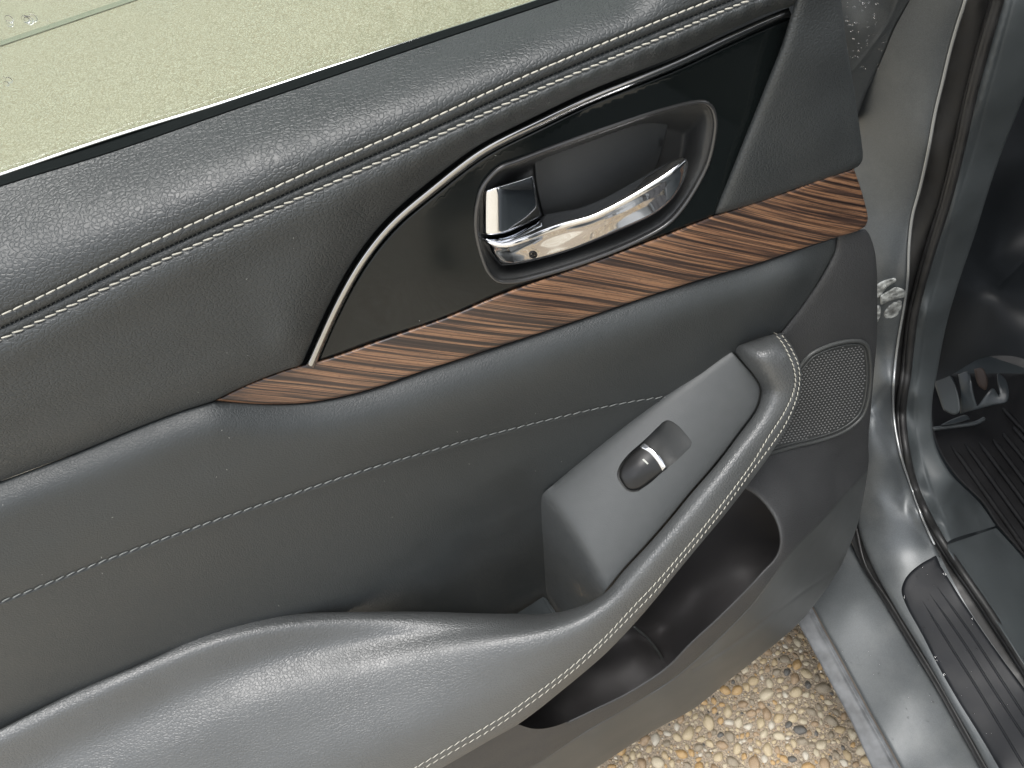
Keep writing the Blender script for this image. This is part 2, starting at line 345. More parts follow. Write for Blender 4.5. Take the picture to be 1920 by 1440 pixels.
def wood():
    m = bpy.data.materials.new('dark_streaked_wood'); m.use_nodes = True; n = m.node_tree; b = n.nodes['Principled BSDF']
    tcn = n.nodes.new('ShaderNodeTexCoord')
    def streak(scale_along, scale_across, detail, rough, dist_=0, loc=0):
        d1 = n.nodes.new('ShaderNodeVectorMath'); d1.operation = 'DOT_PRODUCT'; d1.inputs[1].default_value = (math.cos(WOOD_ANG), 0, -math.sin(WOOD_ANG)); n.links.new(tcn.outputs['Object'], d1.inputs[0])
        d2 = n.nodes.new('ShaderNodeVectorMath'); d2.operation = 'DOT_PRODUCT'; d2.inputs[1].default_value = (math.sin(WOOD_ANG), 0, math.cos(WOOD_ANG)); n.links.new(tcn.outputs['Object'], d2.inputs[0])
        mp = n.nodes.new('ShaderNodeCombineXYZ'); mp.inputs[1].default_value = loc; n.links.new(d1.outputs['Value'], mp.inputs[0]); n.links.new(d2.outputs['Value'], mp.inputs[2])
        m3 = n.nodes.new('ShaderNodeMapping'); m3.inputs['Scale'].default_value = (scale_along, 1, scale_across); n.links.new(mp.outputs[0], m3.inputs[0])
        nz = n.nodes.new('ShaderNodeTexNoise'); nz.inputs['Scale'].default_value = 1; nz.inputs['Detail'].default_value = detail; nz.inputs['Roughness'].default_value = rough; nz.inputs['Distortion'].default_value = dist_
        n.links.new(m3.outputs[0], nz.inputs['Vector']); return nz.outputs[0]
    a = streak(3.0, 300, 7, .66, .06); c = streak(6, 1300, 3, .65, 0, .3); g = streak(260, 2400, 2, .6, 0, .1)
    def ramp(src, els):
        r = n.nodes.new('ShaderNodeValToRGB'); n.links.new(src, r.inputs[0]); e = r.color_ramp.elements
        while len(e) < len(els): e.new(.5)
        for k, (p, col) in enumerate(els): e[k].position = p; e[k].color = (*col, 1)
        return r.outputs[0]
    ca = ramp(a, [(.38, (.020, .012, .010)), (.475, (.050, .030, .023)), (.51, (.18, .095, .053)), (.55, (.27, .150, .083)), (.585, (.12, .073, .049)), (.64, (.040, .024, .019))])
    cc = ramp(c, [(.36, (.10, .08, .08)), (.45, (.75, .72, .7)), (.60, (1.15, 1.1, 1.05)), (.7, (.5, .45, .42))])
    cg = ramp(g, [(.30, (.35, .3, .28)), (.42, (1, 1, 1))])
    x1 = n.nodes.new('ShaderNodeMix'); x1.data_type = 'RGBA'; x1.blend_type = 'MULTIPLY'; x1.inputs[0].default_value = .85; n.links.new(ca, x1.inputs[6]); n.links.new(cc, x1.inputs[7])
    x2 = n.nodes.new('ShaderNodeMix'); x2.data_type = 'RGBA'; x2.blend_type = 'MULTIPLY'; x2.inputs[0].default_value = .7; n.links.new(x1.outputs[2], x2.inputs[6]); n.links.new(cg, x2.inputs[7])
    n.links.new(x2.outputs[2], b.inputs['Base Color'])
    b.inputs['Roughness'].default_value = .42; b.inputs['Coat Weight'].default_value = .35; b.inputs['Coat Roughness'].default_value = .22
    bp = n.nodes.new('ShaderNodeBump'); bp.inputs['Strength'].default_value = .25; bp.inputs['Distance'].default_value = .0002; n.links.new(g, bp.inputs['Height']); n.links.new(bp.outputs[0], b.inputs['Normal'])
    return m
_wa = Ph([(950, 560), (1050, 571)], [13, 13]); WOOD_ANG = math.atan2(-(_wa[1] - _wa[0])[2], (_wa[1] - _wa[0])[0]); print('wood', math.degrees(WOOD_ANG))
M['wood'] = wood()
def glass():
    m = bpy.data.materials.new('wet_window_glass'); m.use_nodes = True; n = m.node_tree; n.nodes.clear()
    o = n.nodes.new('ShaderNodeOutputMaterial'); tcn = n.nodes.new('ShaderNodeTexCoord')
    rf = n.nodes.new('ShaderNodeBsdfTransparent'); rf.inputs['Color'].default_value = (.71, .75, .685, 1)
    gl = n.nodes.new('ShaderNodeBsdfGlossy'); gl.inputs['Roughness'].default_value = .02
    nz = n.nodes.new('ShaderNodeTexVoronoi'); nz.feature = 'SMOOTH_F1'; nz.inputs['Scale'].default_value = 60; nz.inputs['Smoothness'].default_value = .6
    n2 = n.nodes.new('ShaderNodeTexNoise'); n2.inputs['Scale'].default_value = 42; n2.inputs['Detail'].default_value = 5; n2.inputs['Distortion'].default_value = 1.2
    n.links.new(tcn.outputs['Object'], n2.inputs['Vector']); n.links.new(tcn.outputs['Object'], nz.inputs['Vector'])
    ad = n.nodes.new('ShaderNodeMath'); ad.operation = 'ADD'; n.links.new(nz.outputs[0], ad.inputs[0]); n.links.new(n2.outputs[0], ad.inputs[1])
    bp = n.nodes.new('ShaderNodeBump'); bp.inputs['Strength'].default_value = .35; bp.inputs['Distance'].default_value = .003; n.links.new(ad.outputs[0], bp.inputs['Height'])
    n.links.new(bp.outputs[0], gl.inputs['Normal'])
    fr = n.nodes.new('ShaderNodeFresnel'); fr.inputs[0].default_value = 1.5; n.links.new(bp.outputs[0], fr.inputs['Normal'])
    mx_ = n.nodes.new('ShaderNodeMixShader'); n.links.new(fr.outputs[0], mx_.inputs[0]); n.links.new(rf.outputs[0], mx_.inputs[1]); n.links.new(gl.outputs[0], mx_.inputs[2])
    n.links.new(mx_.outputs[0], o.inputs[0]); return m
M['glass'] = glass()

# ================================================================== THE DOOR
car = thing('car', 'grey car with its door wide open, lined in black leather with a wood strip', 'car')
door = part('door', J(S([(1560, -31), (1570, 60), (1600, 300), (1610, 420), (1628, 520), (1628, 640), (1618, 800), (1612, 880), (1590, 980), (1540, 1080), (1470, 1160), (1360, 1250), (1200, 1350), (1000, 1470), (900, 1480)], 10), S([(900, 1480), (400, 1000), (400, 300), (1100, -31)], 20), S([(1100, -31), (1560, -31)], 20)), hf([(1560, 0, -32), (1610, 500, -35), (1500, 1000, -45), (1000, 1470, -50), (1000, 1100, -60), (400, 1000, -40), (400, 300, -55), (1100, 0, -45)]), M['paint'], car, sp=30, skirt=40)

SEALT = SM(S([(-60, 345), (0, 325), (208, 254), (417, 190), (625, 121), (800, 66), (900, 35), (1007, 0), (1100, -32)]), 300)
SEALB = SM(S([(-60, 371), (0, 350), (208, 287), (417, 214), (625, 144), (800, 84), (925, 42), (1050, 0), (1140, -30)]), 300)
UST = SM(S([(-60, 618), (0, 592), (83, 554), (267, 462), (450, 381), (625, 302), (708, 267), (800, 227), (900, 180), (1000, 136), (1100, 94), (1200, 54), (1280, 21), (1335, 0), (1420, -32)]), 300)
LST = SM(S([(-60, 664), (0, 637), (83, 598), (267, 506), (450, 421), (625, 342), (800, 264), (900, 217), (1000, 171), (1100, 129), (1200, 87), (1280, 54), (1325, 32), (1407, 0), (1480, -30)]), 300)
n_ = 320; CST = resample((resample(UST, 4)[np.linspace(0, len(UST) - 1, n_).astype(int)] * .5 + resample(LST, 4)[np.linspace(0, len(LST) - 1, n_).astype(int)] * .5), 4)

# --- upper pad: rolls over from nearly level at the window to upright at the stitching
def up_t(p):
    a = dist(p, SEALB); b = dist(p, UST); below = inside(p, J(UST, [(1420, 900), (-60, 900)]))
    f = np.where(below, 1, a / (a + b + 1e-6)); h = -20 + 42 * np.sin(np.pi / 2 * np.clip(f, 0, 1)) ** 1.05
    return t_h(p, h)
part('upper_pad', J(SEALB, CST[::-1]), up_t, M['leather'], door, sp=8, rounds=[(CST, 9, 2.0)], grooves=[(UST, 3.2, 1.1)], dense=[(UST, 10, 2.5)], skirt=12)
# --- lower pad
GAP = SM(S([(1484, 12), (1450, 20), (1350, 65), (1280, 100), (1200, 132), (1100, 172), (1000, 220), (900, 270), (886, 279), (799, 345), (723, 411), (660, 491), (608, 588), (567, 680)]), 70)
SEAM = S([(560, 686), (539, 692), (487, 711), (435, 734), (403, 750), (333, 773), (267, 798), (133, 853), (0, 903), (-60, 928)])
_f = S([(567, 680), (560, 686)], 2)
low_h = thin(rail(LST, 0, 22) + rail(LST, 22, 24.3) + rail(GAP, 0, 14) + rail(SEAM, 0, 12, keep=lambda q: q[0] < 545)
    + rail(GAP, 45, 20.5, keep=lambda q: q[0] < 800 and q[1] > 380) + rail(LST, 70, 23.2, keep=lambda q: q[0] < 620) + rail(LST, 130, 21.6, keep=lambda q: q[0] < 440)
    + rail(SEAM, 30, 16.5, keep=lambda q: q[0] < 540) + rail(SEAM, 75, 19, keep=lambda q: q[0] < 500) + [(1520, -31, 20)], 14)
part('lower_pad', J(CST, S([(1450, -31), (1500, -31)]), S([(1500, -31), (1490, 8)]), GAP, SEAM, S([(-60, 928), (-60, 641)])), hf(low_h), M['leather'], door, sp=9,
     rounds=[(CST, 9, 2.0), (GAP, 14, 5.0), (SEAM, 7, 1.6)], grooves=[(LST, 3.2, 1.1)], dense=[(LST, 10, 2.5)], skirt=14)
# --- corner pad to the right of the black panel
CPL = S([(1500, -31), (1492, 0), (1484, 26), (1465, 87), (1440, 150), (1412, 220), (1387, 282), (1362, 345), (1338, 403)])
CPB = S([(1338, 404), (1415, 381), (1490, 356), (1540, 338), (1600, 317)])
CPR = J(S([(1600, 317), (1610, 311), (1617, 300), (1618, 285)], 2), S([(1618, 285), (1612, 240), (1600, 160), (1588, 85), (1577, 0), (1572, -31)]))
part('corner_pad', J(CPL, CPB, CPR, S([(1572, -31), (1500, -31)])), hf([(1500, -31, 23), (1484, 26, 21), (1412, 220, 17), (1338, 403, 13), (1490, 356, 12), (1600, 317, 11), (1617, 290, 10), (1577, 0, 14), (1540, 100, 19), (1480, 250, 17), (1530, 250, 17), (1430, 340, 15.5), (1572, -31, 15), (1590, 150, 13)]),
     M['leather'], door, sp=8, rounds=[(CPL, 26, 8.0), (CPB, 12, 5), (CPR, 12, 6.0)], skirt=16)

# --- window seal, lip and glass
part('window_seal', J(SEALT, SEALB[::-1]), lambda p: t_h(p, -21 - 8 * dist(p, SEALB) / 25), M['felt'], door, sp=10, edge=(4, 2), skirt=6)
tube3('seal_lip', Ph(offs(SEALT, 3.0), np.full(len(SEALT), -28.0)), .0009, M['white_line'], door, n=8)
gp = np.array([(-60, 350), (1110, -28)]); gb = Ph(gp, [-31, -31]);
gdir = np.array([0.0, .06, 1.0]); gl_v = []
for off in (0, .004):
    o_ = np.array([0, off, 0]); A = gb[0] + o_; B = gb[1] + o_; d_ = B - A
    gl_v += [A - d_ * .5, B + d_ * .4, B + d_ * .4 + gdir * .5, A - d_ * .5 + gdir * .5]
go = mesh_obj('window_glass', gl_v, [(0, 1, 2, 3), (7, 6, 5, 4), (0, 4, 5, 1), (1, 5, 6, 2), (2, 6, 7, 3), (3, 7, 4, 0)], M['glass'], door, smooth=False)

# --- trim: bead, gloss panel, wood
BIN = S([(1462, 53), (1440, 64), (1350, 106), (1280, 137), (1200, 171), (1100, 218), (1000, 266), (900, 322), (850, 358), (800, 402), (740, 468), (690, 545), (645, 620), (605, 673), (588, 679)])
BOUT = SM(S([(1479, 14), (1450, 25), (1350, 70), (1280, 104), (1200, 137), (1100, 177), (1000, 225), (900, 275), (802, 351), (727, 415), (665, 494), (613, 590), (572, 684)]), 70)
BIN = offs(BOUT, -20)
def bead_t(p):
    a = dist(p, BIN); b = dist(p, BOUT); w = a + b + 1e-6; f = a / w      # 1 at the outer rim
    h = 7 + 5.0 * np.clip(1 - np.abs(2 * f - 1) ** 2.4 * .97, 0, 1) ** .62; return t_h(p, h)
part('chrome_bead', J(BOUT, BIN[::-1]), bead_t, M['dark_chrome'], door, sp=3, rounds=[], skirt=8, label='dark chrome bead curving round the gloss panel')
WTOP = SM(S([(560, 686), (608, 675), (712, 638), (851, 590), (927, 556), (1044, 515), (1161, 473), (1248, 441), (1337, 405)]), 120)
BEZ = S([(892, 422), (893, 400), (896, 380), (903, 355), (916, 335), (939, 314), (968, 303), (1044, 274), (1131, 242), (1219, 212), (1254, 202), (1292, 193), (1318, 191), (1333, 200), (1341, 224), (1338, 262), (1327, 306), (1306, 349), (1277, 393), (1248, 422), (1190, 454), (1102, 489), (1015, 516), (962, 528), (933, 526), (916, 510), (904, 481), (895, 446), (892, 422)], 4)[:-1]
PR = S([(1338, 402), (1362, 345), (1387, 282), (1412, 220), (1440, 150), (1465, 87), (1482, 34)])
part('gloss_panel', J(BIN, S([BIN[-1], (608, 675)]), WTOP[13:], PR, S([(1482, 34), BIN[0]])), hf([(1462, 53, 9), (1337, 400, 9), (700, 600, 9), (900, 322, 8), (1000, 520, 9), (600, 676, 8), (780, 520, 12), (1150, 230, 9.5), (850, 480, 10)]),
     M['piano'], door, sp=10, rounds=[(BIN, 5, 2.5), (WTOP, 7, 2.0)], skirt=8, holes=[BEZ])
WBOT = J(S([(1337, 405), (1415, 380), (1490, 355), (1540, 336), (1600, 317)]), S([(1603, 322), (1610, 342), (1620, 375), (1627, 410), (1622, 424), (1612, 431)], 3),
         S([(1608, 433), (1595, 437), (1565, 446), (1490, 470), (1415, 495), (1340, 516), (1240, 547), (1120, 588), (1000, 628), (886, 665), (782, 699), (712, 724), (643, 743), (574, 755), (504, 758), (435, 755), (403, 751)]),
         S([(403, 751), (435, 734), (487, 711), (539, 692), (560, 686)]))
part('wood_inlay', J(WTOP, WBOT), hf([(403, 751, 9), (560, 686, 8), (608, 673, 9), (1044, 513, 9.5), (1337, 405, 10), (1600, 317, 10), (504, 758, 12), (712, 724, 15), (1000, 628, 15), (1240, 547, 15), (1490, 470, 15), (1595, 437, 13), (1620, 380, 9), (700, 690, 13), (1000, 570, 13.5), (1300, 470, 13.5), (1500, 400, 13.5)]),
     M['wood'], door, sp=10, edge=(7, 2.6), skirt=8)

# --- handle recess, plate, lever and pull
tube3('handle_bezel', np.vstack([Ph(BEZ, np.full(len(BEZ), 9.0)), Ph(BEZ[:1], [9.0])]), .0014, M['bezel'], door, n=10, cap=False)
bz2 = offs(BEZ, 7, True)
if not inside(bz2[:1], BEZ)[0]: bz2 = offs(BEZ, -7, True)
wtp = tps([(1300, 240, 62), (1310, 300, 58), (1100, 262, 8), (1220, 215, 10), (920, 340, 50), (900, 400, 40), (1000, 510, 46), (1150, 465, 46), (1250, 410, 48), (1000, 298, 8), (960, 305, 20), (910, 480, 40)], 1e-3)
BZC = np.vstack([BEZ, BEZ[:1]])
def cup_t(p):
    d = dist(p, BZC); w = np.clip(wtp(p), 6, 70); f = np.clip((d - 7) / w, 0, 1); f = f * f * (3 - 2 * f)
    return t_h(p, 6 - 2.5 * np.clip(d / 7, 0, 1) - 22 * f)
part('handle_recess', BEZ, cup_t, M['cup'], door, sp=5, ridges=[(np.vstack([bz2, bz2[:1]]), 1.6, .9)], skirt=20)
part('back_plate', J(S([(1000, 294), (1060, 272), (1131, 246), (1200, 223), (1250, 207)]), S([(1254, 214), (1254, 226), (1246, 262), (1236, 300), (1225, 325)]), S([(1225, 325), (1150, 372), (1060, 408), (1020, 410)]), S([(1020, 410), (1006, 350), (1001, 296)])),
     hf([(1001, 300, -15), (1254, 214, -15), (1225, 325, -15), (1020, 410, -15), (1100, 330, -15.6)]), M['cup_dark'], door, sp=10, edge=(2.5, .8), skirt=3)
part('latch_clip', J(S([(1240, 262), (1243, 262)]), S([(1243, 262), (1241, 274)]), S([(1237, 274), (1240, 262)])), lambda p: t_h(p, np.full(len(p), -12.5)), M['rubber'], door, sp=5, skirt=3)
LEV = J(S([(901, 360), (903, 357), (920, 354), (938, 348), (968, 339), (998, 329)], 3), S([(1001, 331), (1004, 350), (1008, 375), (1015, 403)], 3), S([(1013, 406), (985, 421), (948, 436), (920, 440), (899, 438)], 3), S([(897, 436), (896, 400), (899, 372)], 3))
def lev_t(p):
    x = p[:, 0]; u = np.clip((x - 896) / 36, 0, 1); h = -2 + 13 * np.sqrt(1 - (1 - u) ** 2)
    v = np.clip((x - 934) / 10, 0, None); h = h - np.where(x > 934, 1.15 * (np.sqrt(v * v + .5) - .7), 0) - 1.2 * np.clip((365 - p[:, 1]) / 30, 0, 1) ** 2
    return t_h(p, h)
part('lock_lever', LEV, lev_t, M['chrome'], door, sp=3, edge=(3, 1.3), skirt=12)
HND = J(S([(900, 443), (920, 444), (948, 441), (985, 425), (1016, 408)], 3), S([(1020, 403), (1044, 398), (1082, 391), (1131, 372), (1190, 340), (1248, 307), (1271, 296), (1283, 295), (1289, 304), (1288, 320), (1283, 336), (1263, 370), (1228, 400), (1161, 432), (1073, 468), (1015, 485), (971, 495), (942, 498)], 3), S([(938, 497), (930, 488), (913, 467), (903, 454)], 3))
hst = [(890, 440, 894, 455, 0, 1, 2), (903, 443, 908, 462, 3, 4, 3), (925, 443, 928, 488, 5, 6, 7), (950, 440, 958, 498, 6, 7, 9), (985, 425, 990, 492, 4, 8, 10), (1016, 408, 1030, 482, 0, 8, 11), (1050, 396, 1080, 466, -1, 8, 12), (1100, 385, 1130, 448, 2, 10, 12),
     (1160, 357, 1185, 422, 7, 12, 10.5), (1220, 322, 1235, 396, 11, 14, 9), (1262, 299, 1266, 368, 14, 15, 7), (1284, 293, 1290, 320, 14, 14, 4), (1300, 290, 1306, 300, 12, 12, 2)]
_pk = (.33 ** .7) * (.67 ** 1.4)
hnd_c = thin(stations(hst, [0, .08, .18, .33, .5, .68, .85, 1], lambda f, r: r[4] + (r[5] - r[4]) * f + r[6] * max(0, -.12 * math.log(math.exp(-(f / .30) / .12) + math.exp(-((1 - f) / .70) / .12))), 8), 2.5)
hh = hf(hnd_c, 3e-6)
part('pull_handle', HND, hh, M['chrome'], door, sp=2.4, edge=(4.0, 2.0), skirt=9)
# small lock emblem pressed into the pull
eb = []
for k in range(13):
    a = 2 * math.pi * k / 12; eb.append((1000 + 6.5 * math.cos(a), 478 + 5.5 * math.sin(a)))
ec_ = pts_t(np.array(eb), hh(np.array(eb)) - .0006)
tube3('lock_emblem', ec_, .00045, M['rubber'], door, n=6, cap=False)
for q in ([(996, 473), (1004, 483)], [(1004, 473), (996, 483)], [(993, 482), (1007, 475)]):
    L_ = S(q, 2); tube3('lock_emblem', pts_t(L_, hh(L_) - .0006), .0004, M['rubber'], door, n=6)

# --- middle panel, between the wood and the armrest
MID_T = J(S([(-60, 926), (0, 903), (133, 853), (267, 798), (333, 773), (403, 752)]), S([(435, 755), (504, 758), (574, 755), (643, 743), (712, 724), (782, 699), (886, 665), (1000, 628), (1120, 588), (1240, 547), (1340, 516), (1415, 495), (1490, 470), (1567, 446)]))
CRS = S([(1568, 446), (1565, 470), (1540, 520), (1502, 575), (1462, 627), (1450, 650)])
MST = SM(S([(-60, 1150), (0, 1129), (33, 1117), (167, 1062), (300, 1012), (433, 965), (567, 920), (633, 897), (700, 876), (800, 847), (900, 819), (960, 804), (1072, 776), (1185, 752), (1237, 744), (1330, 735)]), 250)
_lx = lambda xs, hs: (lambda q: float(np.interp(q[0], xs, hs)))
ARB = S([(-60, 1398), (0, 1368), (141, 1297), (281, 1237), (398, 1180), (469, 1161), (562, 1150), (703, 1147), (800, 1147), (900, 1150), (1000, 1152)])
mid_h = thin(rail(MID_T, 0, 10) + rail(MID_T, 16, 16.5, keep=lambda q: q[0] < 1545) + rail(MID_T, 45, 21, keep=lambda q: q[0] < 1500) + rail(MID_T, 95, _lx([0, 900, 1500], [23.5, 23, 16]), keep=lambda q: q[0] < 1470)
    + rail(MST, 0, _lx([0, 300, 633, 960, 1185, 1330], [23.5, 22.5, 20, 14, 9, 4])) + rail(CRS, 0, 9, 30) + rail(MST, -50, _lx([0, 633, 960, 1300], [25, 23.5, 19, 12]), keep=lambda q: q[0] < 1330)
    + rail(MST, 90, _lx([0, 300, 633, 960, 1185], [20, 18, 14, 6, 3]), 90, keep=lambda q: q[0] < 1000) + rail(ARB, 0, _lx([0, 300, 600, 800, 1000], [12, 9, 5, 1, -7]), 90)
    + [(1250, 740, 4), (1100, 860, 1), (1010, 976, -10), (1012, 1040, -17), (1014, 1110, -26), (1440, 650, 6), (1350, 700, 4), (0, 1440, 8), (500, 1300, -2), (1000, 1300, -16), (1100, 1200, -24)], 30)
part('middle_panel', J(MID_T, CRS, S([(1450, 650), (1440, 800), (1200, 1150), (1100, 1250)], 12), S([(1100, 1250), (700, 1260), (300, 1380), (-60, 1480)], 12), S([(-60, 1480), (-60, 926)])), hf(mid_h, 6e-4), M['leather_low'], door, sp=9,
     rounds=[(MID_T, 7, 1.8), (CRS, 8, 3.0)], grooves=[(MST, 1.8, 1.6)], ridges=[(offs(MST, 6), 3.0, .5)], skirt=10)

# --- right panel: grained plastic with the speaker grille, running down round the pocket
CR2 = S([(1568, 446), (1565, 470), (1540, 520), (1502, 575), (1462, 627)])
SKB = S([(1450, 650), (1478, 700), (1478, 745), (1455, 795), (1420, 850), (1375, 915), (1315, 990), (1250, 1070), (1170, 1160), (1080, 1245), (1000, 1310), (900, 1375), (820, 1420), (760, 1450)])
REDGE = S([(1612, 431), (1622, 430), (1630, 440), (1640, 470), (1644, 505), (1645, 555), (1644, 640), (1640, 684), (1633, 767), (1628, 830), (1629, 861), (1627, 882)])
KC = S([(1627, 882), (1593, 918), (1527, 990), (1485, 1033), (1409, 1134), (1330, 1213), (1265, 1270), (1190, 1318), (1100, 1370), (1000, 1436), (900, 1492)])
rp_h = [(1568, 446, 10), (1612, 433, 8), (1502, 575, 11), (1462, 627, 11), (1600, 520, 12), (1640, 470, 6), (1644, 560, 5), (1560, 600, 13), (1550, 700, 13), (1640, 684, 5), (1600, 800, 12), (1530, 815, 14), (1628, 840, 7), (1460, 820, 16), (1560, 740, 13), (1480, 740, 14),
        (1400, 900, 44), (1470, 890, 41), (1540, 880, 32), (1600, 880, 19), (1500, 950, 66), (1443, 952, 66), (1560, 930, 50), (1627, 882, 12), (1593, 918, 36), (1527, 990, 74), (1485, 1033, 91), (1470, 1010, 88), (1450, 1065, 97), (1409, 1134, 101), (1427, 1093, 101), (1330, 1213, 103), (1348, 1165, 105),
        (1265, 1270, 103), (1292, 1215, 106), (1190, 1318, 105), (1190, 1300, 107), (1100, 1370, 106), (1112, 1345, 108), (1000, 1436, 106), (1020, 1380, 109), (900, 1492, 106), (950, 1385, 108), (850, 1440, 106), (860, 1490, 105)]
PKT = J(S([(1390, 912), (1418, 930), (1443, 958), (1457, 985), (1462, 1010), (1460, 1030), (1452, 1047), (1427, 1074), (1405, 1098), (1348, 1155), (1292, 1207), (1250, 1250), (1181, 1296), (1112, 1330), (1066, 1352), (1043, 1361), (1020, 1366), (997, 1366), (968, 1357)], 4),
        S([(940, 1330), (1100, 1200), (1250, 1000), (1360, 880)], 8))
part('door_lower_trim', J(CR2, SKB, S([(760, 1450), (760, 1492)], 12), S([(760, 1492), (900, 1492)], 12), KC[::-1], REDGE[::-1], S([(1612, 431), (1568, 446)])), hf(rp_h, 2e-5), M['grain_plastic'], door, sp=8,
     rounds=[(CR2, 18, 6.0), (REDGE, 14, 6.0), (KC, 5, 2.0), (PKT[:int(len(PKT) * .62)], 13, 6.0)], holes=[PKT], skirt=12)
# pocket
part('map_pocket', offs(PKT, 0), hf([(1394, 905, 22), (1443, 958, 20), (1460, 1015, 22), (1452, 1047, 30), (1405, 1098, 45), (1348, 1155, 55), (1300, 1100, 6), (1360, 1000, 8), (1400, 980, 10), (1250, 1080, 4), (1200, 1140, 3), (1240, 1180, 10), (1292, 1205, 58), (1250, 1250, 64), (1181, 1296, 70), (1112, 1330, 76), (1043, 1361, 84), (968, 1357, 84),
     (1150, 1210, 14), (1190, 1230, 40), (1130, 1260, 42), (1060, 1310, 56), (1000, 1345, 72), (1250, 1000, 2), (1100, 1200, 0), (1000, 1290, 20)], 1e-4), M['pocket'], door, sp=8, ridges=[(S([(1186, 1176), (1210, 1195), (1232, 1220), (1250, 1248)]), 3.5, 3.0)], skirt=3)
tube3('pocket_divider', Ph(S([(1188, 1174), (1212, 1194), (1234, 1222), (1250, 1250)]), np.linspace(26, 58, len(S([(1188, 1174), (1212, 1194), (1234, 1222), (1250, 1250)])))), .0016, M['smooth_plastic'], door, n=6)

# --- smooth panel along the door's bottom
DBOT = S([(1627, 885), (1617, 943), (1605, 993), (1585, 1042), (1577, 1060), (1545, 1110), (1498, 1168), (1440, 1218), (1370, 1273), (1300, 1329), (1227, 1369), (1158, 1413), (1117, 1440), (1040, 1487)])
CR3 = S([(1580, 1052), (1573, 1062), (1503, 1111), (1440, 1159), (1386, 1200), (1339, 1231), (1300, 1255)])
part('door_bottom_trim', J(KC, S([(900, 1492), (1040, 1487)]), DBOT[::-1]), hf([(1627, 884, 11), (1593, 918, 35), (1527, 990, 73), (1485, 1033, 89), (1409, 1134, 99), (1330, 1213, 101), (1265, 1270, 102), (1190, 1318, 103), (1100, 1370, 105), (1000, 1436, 105), (900, 1492, 105), (1605, 993, 26), (1577, 1060, 50), (1498, 1168, 84), (1370, 1273, 97), (1227, 1369, 98), (1117, 1440, 98), (1040, 1487, 98),
     (1560, 1000, 54), (1510, 1050, 76), (1480, 1100, 88), (1420, 1160, 99), (1350, 1230, 104), (1250, 1320, 105), (1120, 1400, 106)], 1e-5), M['smooth_plastic'], door, sp=8, rounds=[(DBOT, 16, 8.0), (KC, 5, 2.5)], grooves=[(CR3, 2.6, 2.6)], skirt=12)
# edge sheet metal behind the trim
pass

# --- speaker grille
GR = J(S([(1420, 856), (1450, 800), (1480, 740), (1497, 690), (1519, 665), (1546, 651), (1571, 643), (1598, 639), (1616, 641), (1626, 650), (1631, 674), (1632, 715), (1626, 757), (1617, 779), (1600, 797), (1571, 814), (1529, 828), (1487, 838), (1435, 853)], 4), [(1424, 856)])
rt = hf(rp_h, 2e-5)
part('speaker_grille', GR, lambda p: rt(p) - .0015, M['cup_dark'], door, sp=8, skirt=3)
ring = S([(1497, 690), (1519, 665), (1546, 651), (1571, 643), (1598, 639), (1616, 641), (1626, 650), (1631, 674), (1632, 715), (1626, 757), (1617, 779), (1600, 797), (1571, 814), (1529, 828), (1487, 838), (1435, 853)], 3)
tube3('grille_frame', pts_t(ring, rt(ring) - .0012), .0018, M['smooth_plastic'], door, n=8, flat=1.2)
ring2 = offs(ring, 7)
if not inside(ring2[20:21], GR)[0]: ring2 = offs(ring, -7)
tube3('grille_frame', pts_t(ring2, rt(ring2) - .0018), .0009, M['smooth_plastic'], door, n=6)
dv = []; df = []
GRI = J(ring2, [(1420, 850), (1450, 790), (1478, 735), (1490, 700)])
ii = 0
for r_ in range(-10, 60):
    for c_ in range(-40, 60):
        q = np.array([1540, 640.]) + np.array([6.6, -1.2]) * (c_ + .5 * (r_ % 2)) + np.array([.3, 4.6]) * r_
        if inside(q[None], GRI)[0] and dist(q[None], ring2)[0] > 3: 
            cq = [q + (-2.2, .4), q + (0, -1.5), q + (2.2, -.4), q + (0, 1.5)]
            t = rt(np.array(cq + [q])); pp = pts_t(np.array(cq + [q]), t - np.array([.0016] * 4 + [.0030]))
            b_ = len(dv); dv += list(pp); df += [(b_ + k, b_ + (k + 1) % 4, b_ + 4) for k in range(4)]
so = mesh_obj('grille_mesh', dv, df, mat('grille_dots', (.13, .13, .128), .35, spec=.7), door); so['kind'] = 'stuff'

# --- switch panel on the pull, bar and armrest pad
PLE = S([(1368, 656), (1300, 703), (1237, 747), (1147, 817), (1072, 879), (1039, 907)])
PL = J(PLE, S([(1036, 910), (1020, 924), (1012, 938), (1009, 953), (1010, 976), (1014, 1026), (1018, 1117)], 3), S([(1018, 1117), (1030, 1160), (1060, 1160), (1090, 1145), (1131, 1116)]),
       S([(1135, 1108), (1168, 1067), (1210, 1022), (1252, 974), (1293, 924), (1333, 878), (1358, 847), (1383, 813), (1408, 780), (1418, 763), (1424, 742), (1423, 724), (1412, 705), (1394, 684), (1370, 657)]))
pl_h = [(1368, 656, 10), (1300, 703, 8), (1237, 747, 6), (1147, 817, 4), (1072, 879, 3), (1012, 938, 2), (1010, 976, 0), (1014, 1026, -2), (1018, 1117, -6), (1424, 742, 30), (1412, 705, 24), (1383, 813, 42), (1333, 878, 57), (1252, 974, 69), (1168, 1067, 78), (1135, 1106, 80),
        (1060, 950, 21), (1100, 950, 33), (1100, 1010, 46), (1150, 1000, 56), (1200, 900, 41), (1250, 840, 36), (1300, 780, 30), (1350, 720, 21), (1110, 1065, 60), (1060, 1010, 28), (1040, 980, 16), (1035, 1060, 6), (1060, 1060, 22), (1085, 1080, 38), (1080, 1110, 32), (1110, 1105, 56), (1050, 1120, 8), (1300, 900, 53), (1200, 1000, 66), (1160, 850, 22), (1250, 780, 19)]
